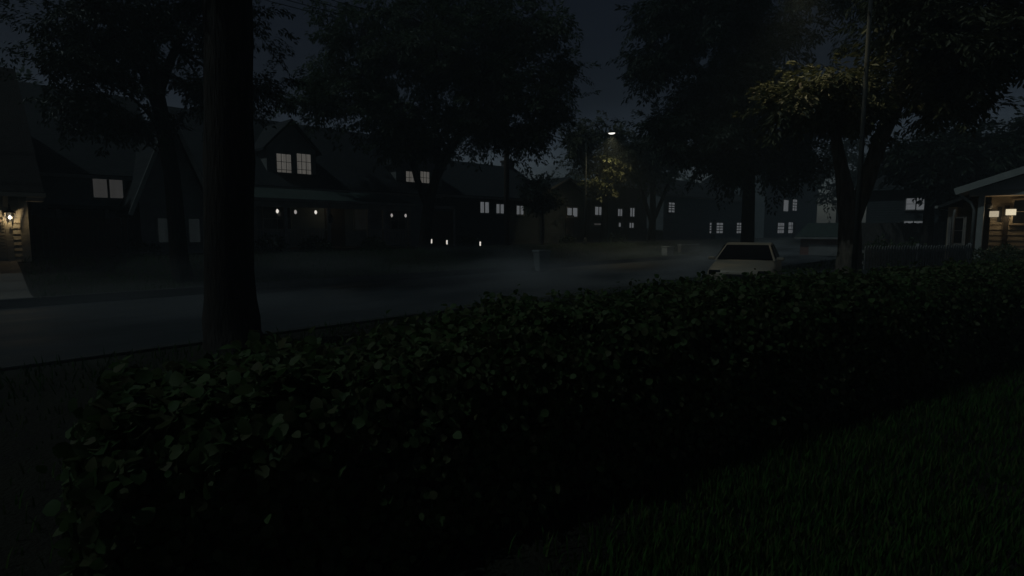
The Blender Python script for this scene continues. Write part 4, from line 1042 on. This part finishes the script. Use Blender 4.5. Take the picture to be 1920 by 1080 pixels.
# local: +y = rear, -y = front, x = car width
def loft(secs, k):
    vs = [p for s_ in secs for p in s_]; fs = []
    for i in range(len(secs) - 1):
        for j in range(k):
            j2 = (j + 1) % k; fs.append((i * k + j, i * k + j2, (i + 1) * k + j2, (i + 1) * k + j))
    fs.append(tuple(range(k - 1, -1, -1))); fs.append(tuple((len(secs) - 1) * k + j for j in range(k)))
    return vs, fs
def sec(y, zb, zt, w, crown=.03):          # body cross-section
    pts = []
    for x, z in ((-.8, 0), (-.98, .2), (-1, .5), (-.97, .8), (-.86, .97), (-.45, 1.02), (.45, 1.02), (.86, .97), (.97, .8), (1, .5), (.98, .2), (.8, 0)):
        pts.append((x * w, y, zb + (zt - zb) * z))
    return pts
body = [(-2.15, .34, .62, .7), (-2.1, .26, .72, .8), (-1.9, .22, .8, .86), (-1.3, .2, .9, .89), (-.7, .2, .95, .9), (.0, .2, .96, .9), (1.2, .2, .96, .9), (1.75, .22, .97, .87), (2.1, .28, .92, .8), (2.16, .36, .8, .72)]
vs, fs = loft([sec(*b_) for b_ in body], 12)
bo = MB(); bo.add(vs, fs, 0, True); bo.build('body', M['car_paint'], car)
def cab(y, z, w): return [(-w, y, z), (w, y, z)]
cabin = [(-.86, .93, .8), (-.12, 1.36, .62), (.3, 1.42, .63), (.9, 1.42, .62), (1.2, 1.36, .6), (1.75, .96, .74)]
gh = MB()
vs = []
for y, z, w in cabin: vs += [(-w, y, z), (w, y, z)]
n_c = len(cabin)
rb = [(y, .93, .8) for y, z, w in cabin]
for y, z, w in rb: vs += [(-.82, y, .93), (.82, y, .93)]
fs = [(2 * i, 2 * i + 1, 2 * i + 3, 2 * i + 2) for i in range(n_c - 1)]
for i in range(n_c - 1):
    fs.append((2 * i, 2 * i + 2, 2 * n_c + 2 * i + 2, 2 * n_c + 2 * i)); fs.append((2 * i + 1, 2 * n_c + 2 * i + 1, 2 * n_c + 2 * i + 3, 2 * i + 3))
gh.add(vs, fs, 0, False); gh.build('roof_shell', M['car_paint'], car, bevel=.04)
def quad(name, pts, m_, th=.012):
    a, b_, c, d = [Vector(p) for p in pts]; n = (b_ - a).cross(d - a).normalized() * th
    k = MB(); k.add([a, b_, c, d, a + n, b_ + n, c + n, d + n], [(3, 2, 1, 0), (4, 5, 6, 7), (0, 1, 5, 4), (1, 2, 6, 5), (2, 3, 7, 6), (3, 0, 4, 7)]); return k.build(name, m_, car)
quad('windscreen', [(-.745, -.85, .955), (.745, -.85, .955), (.575, -.155, 1.35), (-.575, -.155, 1.35)], M['car_glass'], .02)
quad('rear_window', [(.64, 1.72, 1.0), (-.64, 1.72, 1.0), (-.54, 1.24, 1.335), (.54, 1.24, 1.335)], M['car_glass'], .02)
for sx in (-1, 1):
    pts = [(sx * .79, -.6, .98), (sx * .79, .45, .98), (sx * .635, .4, 1.36), (sx * .64, -.05, 1.345)]
    quad('side_window', pts if sx > 0 else pts[::-1], M['car_glass'], .03)
    pts = [(sx * .79, .53, .98), (sx * .78, 1.45, .98), (sx * .62, 1.12, 1.35), (sx * .635, .48, 1.37)]
    quad('side_window', pts if sx > 0 else pts[::-1], M['car_glass'], .03)
    k = MB(); k.box(sx * .93 - .1, sx * .93 + .1, -.66, -.56, .93, 1.03); k.bar((sx * .82, -.58, .96), (sx * .92, -.58, .99), .05, .05); k.build('wing_mirror', M['car_paint'], car, bevel=.03)
    k = MB(); k.box(sx * .62 - .16, sx * .62 + .16, -2.13, -1.98, .58, .72); k.build('headlight', M['glass_dark'], car, bevel=.03)
    k = MB(); k.box(sx * .66 - .13, sx * .66 + .13, 2.05, 2.16, .68, .84); k.build('tail_light', M['petal'], car, bevel=.02)
    for y in (-1.35, 1.35):
        w_ = MB().tube([(sx * .7, y, .32), (sx * .9, y, .32)], [.31, .31], 20).build('wheel', M['rubber'], car)
        MB().tube([(sx * .9, y, .32), (sx * .912, y, .32)], [.2, .19], 14).build('rim', M['steel'], w_)
gr = MB(); gr.box(-.4, .4, -2.17, -2.1, .45, .62); gr.build('grille', M['iron'], car, bevel=.01)
pl_ = MB(); pl_.box(-.7, .7, -2.18, -2.08, .28, .4); pl_.build('bumper', M['rubber'], car, bevel=.03)

# ------------------------------------------------------------------ fences
def picket(label, pa, pb, h=.85, mat_='picket', sp=.13, cat='fence', name='picket_fence'):
    pa, pb = Vector(pa), Vector(pb); L_ = (pb - pa).length; an = math.atan2(pb.y - pa.y, pb.x - pa.x)
    t_ = thing(name, label, cat, (pa.x, pa.y, min(gz(pa), gz(pb))), an)
    k = MB()
    for i in range(int(L_ / sp)):
        x = i * sp + sp / 2; j = random.uniform(-.02, .02)
        k.prism([(x - .04, .05), (x + .04, .05), (x + .04, h - .06 + j), (x, h + j), (x - .04, h - .06 + j)], -.02, 0)
    k.build('pickets', M[mat_], t_)
    for z in (.22, h - .22): MB().box(0, L_, .003, .05, z, z + .08).build('rail', M[mat_], t_)
    n = max(2, int(L_ / 2.2) + 1)
    for i in range(n): x = L_ * i / (n - 1); MB().box(x - .05, x + .05, .053, .15, -.1, h + .05).build('post', M[mat_], t_)
    return t_
random.seed(5)
pa = at(1618, 500, 17.5); pb = at(1822, 500, 19.5)
picket('weathered pale picket fence behind the hedge between forked tree and porch house', (pa.x, pa.y, 0), (pb.x, pb.y, 0), .78)
def board_fence(label, pa, pb, h, mat_):
    pa, pb = Vector(pa), Vector(pb); L_ = (pb - pa).length; an = math.atan2(pb.y - pa.y, pb.x - pa.x)
    t_ = thing('board_fence', label, 'fence', (pa.x, pa.y, min(gz(pa), gz(pb))), an)
    k = MB(); sp = .16
    for i in range(int(L_ / sp)): x = i * sp; k.box(x + .004, x + sp - .006, 0, .022, .04, h + random.uniform(-.015, .015))
    k.build('boards', M[mat_], t_)
    for z in (.3, h - .35): MB().box(0, L_, .026, .07, z, z + .09).build('rail', M[mat_], t_)
    n = int(L_ / 2.4) + 1
    for i in range(n): x = L_ * i / (n - 1); MB().box(x - .06, x + .06, .073, .19, -.1, h + .06).build('post', M[mat_], t_)
    return t_
pa = at(1608, 450, 33); pb = at(1768, 450, 33)
hf = at(1690, 418, 33).z - gz((pa.x, 33, 0))
board_fence('long grey board fence below the lit double sash window on the right', (pa.x, 33, 0), (pb.x, 33, 0), hf, 'wood_grey')
s0, _ = on_n(66, 450, 25.0); s1, _ = on_n(232, 450, 25.0)
board_fence('dark board fence right of the lantern-lit cream wall', sn(s0, 24.6), sn(s1, 24.6), on_n(150, 408, 24.6)[1] - .85, 'wood')
# low pale objects on the far verge
q = gp(1253, 40.2); t_ = thing('utility_cabinet', 'pale utility cabinet on the far verge left of the car', 'cabinet', q, ROT)
k = MB(); k.box(-.48, .48, -.22, .22, .0, at(1253, 464, 40.2).z - q.z + .03); k.build('housing', M['pale_metal'], t_, bevel=.02); hC = at(1253, 464, 40.2).z - q.z + .03
MB().box(-.52, .52, -.26, .26, hC + .003, hC + .05).build('lid', M['pale_metal'], t_, bevel=.01)
for sx in (-1, 1): MB().box(sx * .2 - .19, sx * .2 + .19, -.235, -.223, .08, hC - .06).build('door', M['pale_metal'], t_)
q1 = gp(1278, 42.2); q2 = gp(1312, 44.2)
an = math.atan2(q2.y - q1.y, q2.x - q1.x); L_ = (q2 - q1).length
t_ = thing('garden_wall', 'low pale garden wall on the far verge just left of the car', 'wall', (q1.x, q1.y, min(q1.z, q2.z)), an)
MB().box(0, L_, 0, .25, -.2, .62).build('body', M['concrete'], t_); MB().box(-.04, L_ + .04, -.04, .29, .623, .7).build('coping', M['pale_metal'], t_)

# ------------------------------------------------------------------ shrubs
def shrub(name, label, base, r, h, n, leaf, seed, lm='leaf', flowers=0, group=None):
    g = np.random.default_rng(seed); base = Vector(base)
    root = thing(name, label, 'shrub', base, 0, group)
    u = unit(g.standard_normal((n, 3))); u[:, 2] = np.abs(u[:, 2]); rad = (g.random(n) ** .35)[:, None]
    lump = 1 + .2 * np.sin(u[:, :1] * 6 + seed) * np.sin(u[:, 1:2] * 5 + seed)
    Pt = u * rad * lump * np.array([r, r, h]); 
    T = u + .6 * g.standard_normal((n, 3)); Nn = unit(u + .7 * g.standard_normal((n, 3)) + np.array([0, 0, .4]))
    Ln = leaf * g.uniform(.6, 1.4, n); V, Fq = leaf_ovals(Pt, T, Nn, Ln, Ln * .6); np_mesh('foliage', V, Fq, M[lm], root)
    st = MB()
    for i in range(7):
        a = g.uniform(0, 6.28); st.tube([(0, 0, -.05), (r * .3 * math.cos(a), r * .3 * math.sin(a), h * .4), (r * .6 * math.cos(a), r * .6 * math.sin(a), h * .8)], [.02, .014, .006], 5)
    st.build('stem', M['wood'], root)
    if flowers:
        u2 = unit(g.standard_normal((flowers, 3))); u2[:, 2] = np.abs(u2[:, 2]); c = u2 * np.array([r, r, h]) * 1.03
        k_ = np.repeat(np.arange(flowers), 6); a = np.tile(np.arange(6) * np.pi / 3, flowers)
        T = np.stack([np.cos(a), np.sin(a), .35 * np.ones_like(a)], 1); V, Fq = leaf_quads(c[k_], T, np.tile((0, 0, 1.), (len(k_), 1)), np.full(len(k_), .06), np.full(len(k_), .04))
        np_mesh('flower', V, Fq, M['petal'], root)
    return root
shrub('flower_shrub', 'flowering shrub with reddish blooms at the left end of the picket fence', gp(1652, 19.3), .55, .95, 900, .1, 1, 'leaf', 46)
shrub('shrub', 'rounded green shrub behind the middle of the picket fence', gp(1712, 20.5), .6, .85, 900, .1, 2, 'leaf')
shrub('shrub', 'broad leafy shrub in front of the lit porch at the right edge', gp(1885, 20.2), 1.15, .6, 1800, .1, 3, 'leaf')
shrub('shrub', 'dark low shrub by the post of the gabled porch', gp(1800, 24.4), .6, .6, 700, .1, 4, 'leaf_dark')
for i, (u, Y, r_, h_, lb) in enumerate(((590, 25.2, .7, .65, 'dark shrub below the door end of the string-lit porch'), (505, 24.2, .8, .7, 'dark shrub below the left end of the string-lit porch'), (700, 27, .7, .6, 'low shrub below the porch right of the steps'),
                                        (880, 33, .7, .7, 'shrub right of the dark garage door near the lone path light'), (1065, 40, .6, .6, 'small shrub at the foot of the lamp post'), (1155, 42.5, .9, .7, 'low shrub under the lamp-lit tree'), (250, 21.2, .8, .6, 'dark shrub in front of the dark board fence'))):
    shrub('shrub', lb, gp(u, Y), r_, h_, 700, .11, 30 + i, 'leaf_dark')
# rough grass tufts on the verges
def verge_tufts():
    g = np.random.default_rng(12); n = 26000
    s_ = g.uniform(-6, 45, n); far = g.random(n) < .8
    nn = np.where(far, 19.45 + 3.6 * g.random(n), ROAD_A - .2 - 1.8 * g.random(n))
    ok = ~((s_ > -6.6) & (s_ < 2.0) & far)
    s_, nn = s_[ok], nn[ok]; n = len(s_)
    P_ = np.outer(s_, np.array(D)) + np.outer(nn, np.array(N)); P_[:, 2] = ground_h(s_, nn)
    h = g.uniform(.06, .2, n); w = g.uniform(.006, .014, n); az = g.uniform(0, 6.28, n)
    sx = np.stack([np.cos(az), np.sin(az), 0 * az], 1) * w[:, None]; ln = np.stack([-np.sin(az), np.cos(az), 0 * az], 1) * (h * g.uniform(.1, .7, n))[:, None]
    up = np.array([0, 0, 1.])
    V = np.stack([P_ - sx, P_ + sx, P_ + sx * .5 + ln * .5 + up * h[:, None] * .65, P_ + ln + up * h[:, None]], 1).reshape(-1, 3)
    tag(np_mesh('verge_grass', V, np.arange(n * 4).reshape(n, 4), M['grass']), 'rough grass along the kerbs of the street', 'grass', kind='stuff')
verge_tufts()

# ------------------------------------------------------------------ camera and render settings
cd = bpy.data.cameras.new('camera'); co = bpy.data.objects.new('camera', cd); COL.objects.link(co)
co.location = (0, 0, EYE); co.rotation_euler = (math.pi / 2 - P, 0, 0)
cd.sensor_width = 36; cd.lens = 36 * F / 1920; cd.clip_end = 2000; cd.clip_start = .05
S.camera = co
S.view_settings.view_transform = 'Standard'; S.view_settings.look = 'None'; S.view_settings.exposure = 0; S.view_settings.gamma = 1
S.render.engine = 'CYCLES'
S.cycles.max_bounces = 5; S.cycles.diffuse_bounces = 2; S.cycles.glossy_bounces = 2; S.cycles.transmission_bounces = 3; S.cycles.volume_bounces = 0
S.cycles.transparent_max_bounces = 4
S.cycles.use_denoising = True; S.cycles.volume_step_rate = 2.0; S.cycles.volume_max_steps = 128
S.cycles.sample_clamp_indirect = 1.0
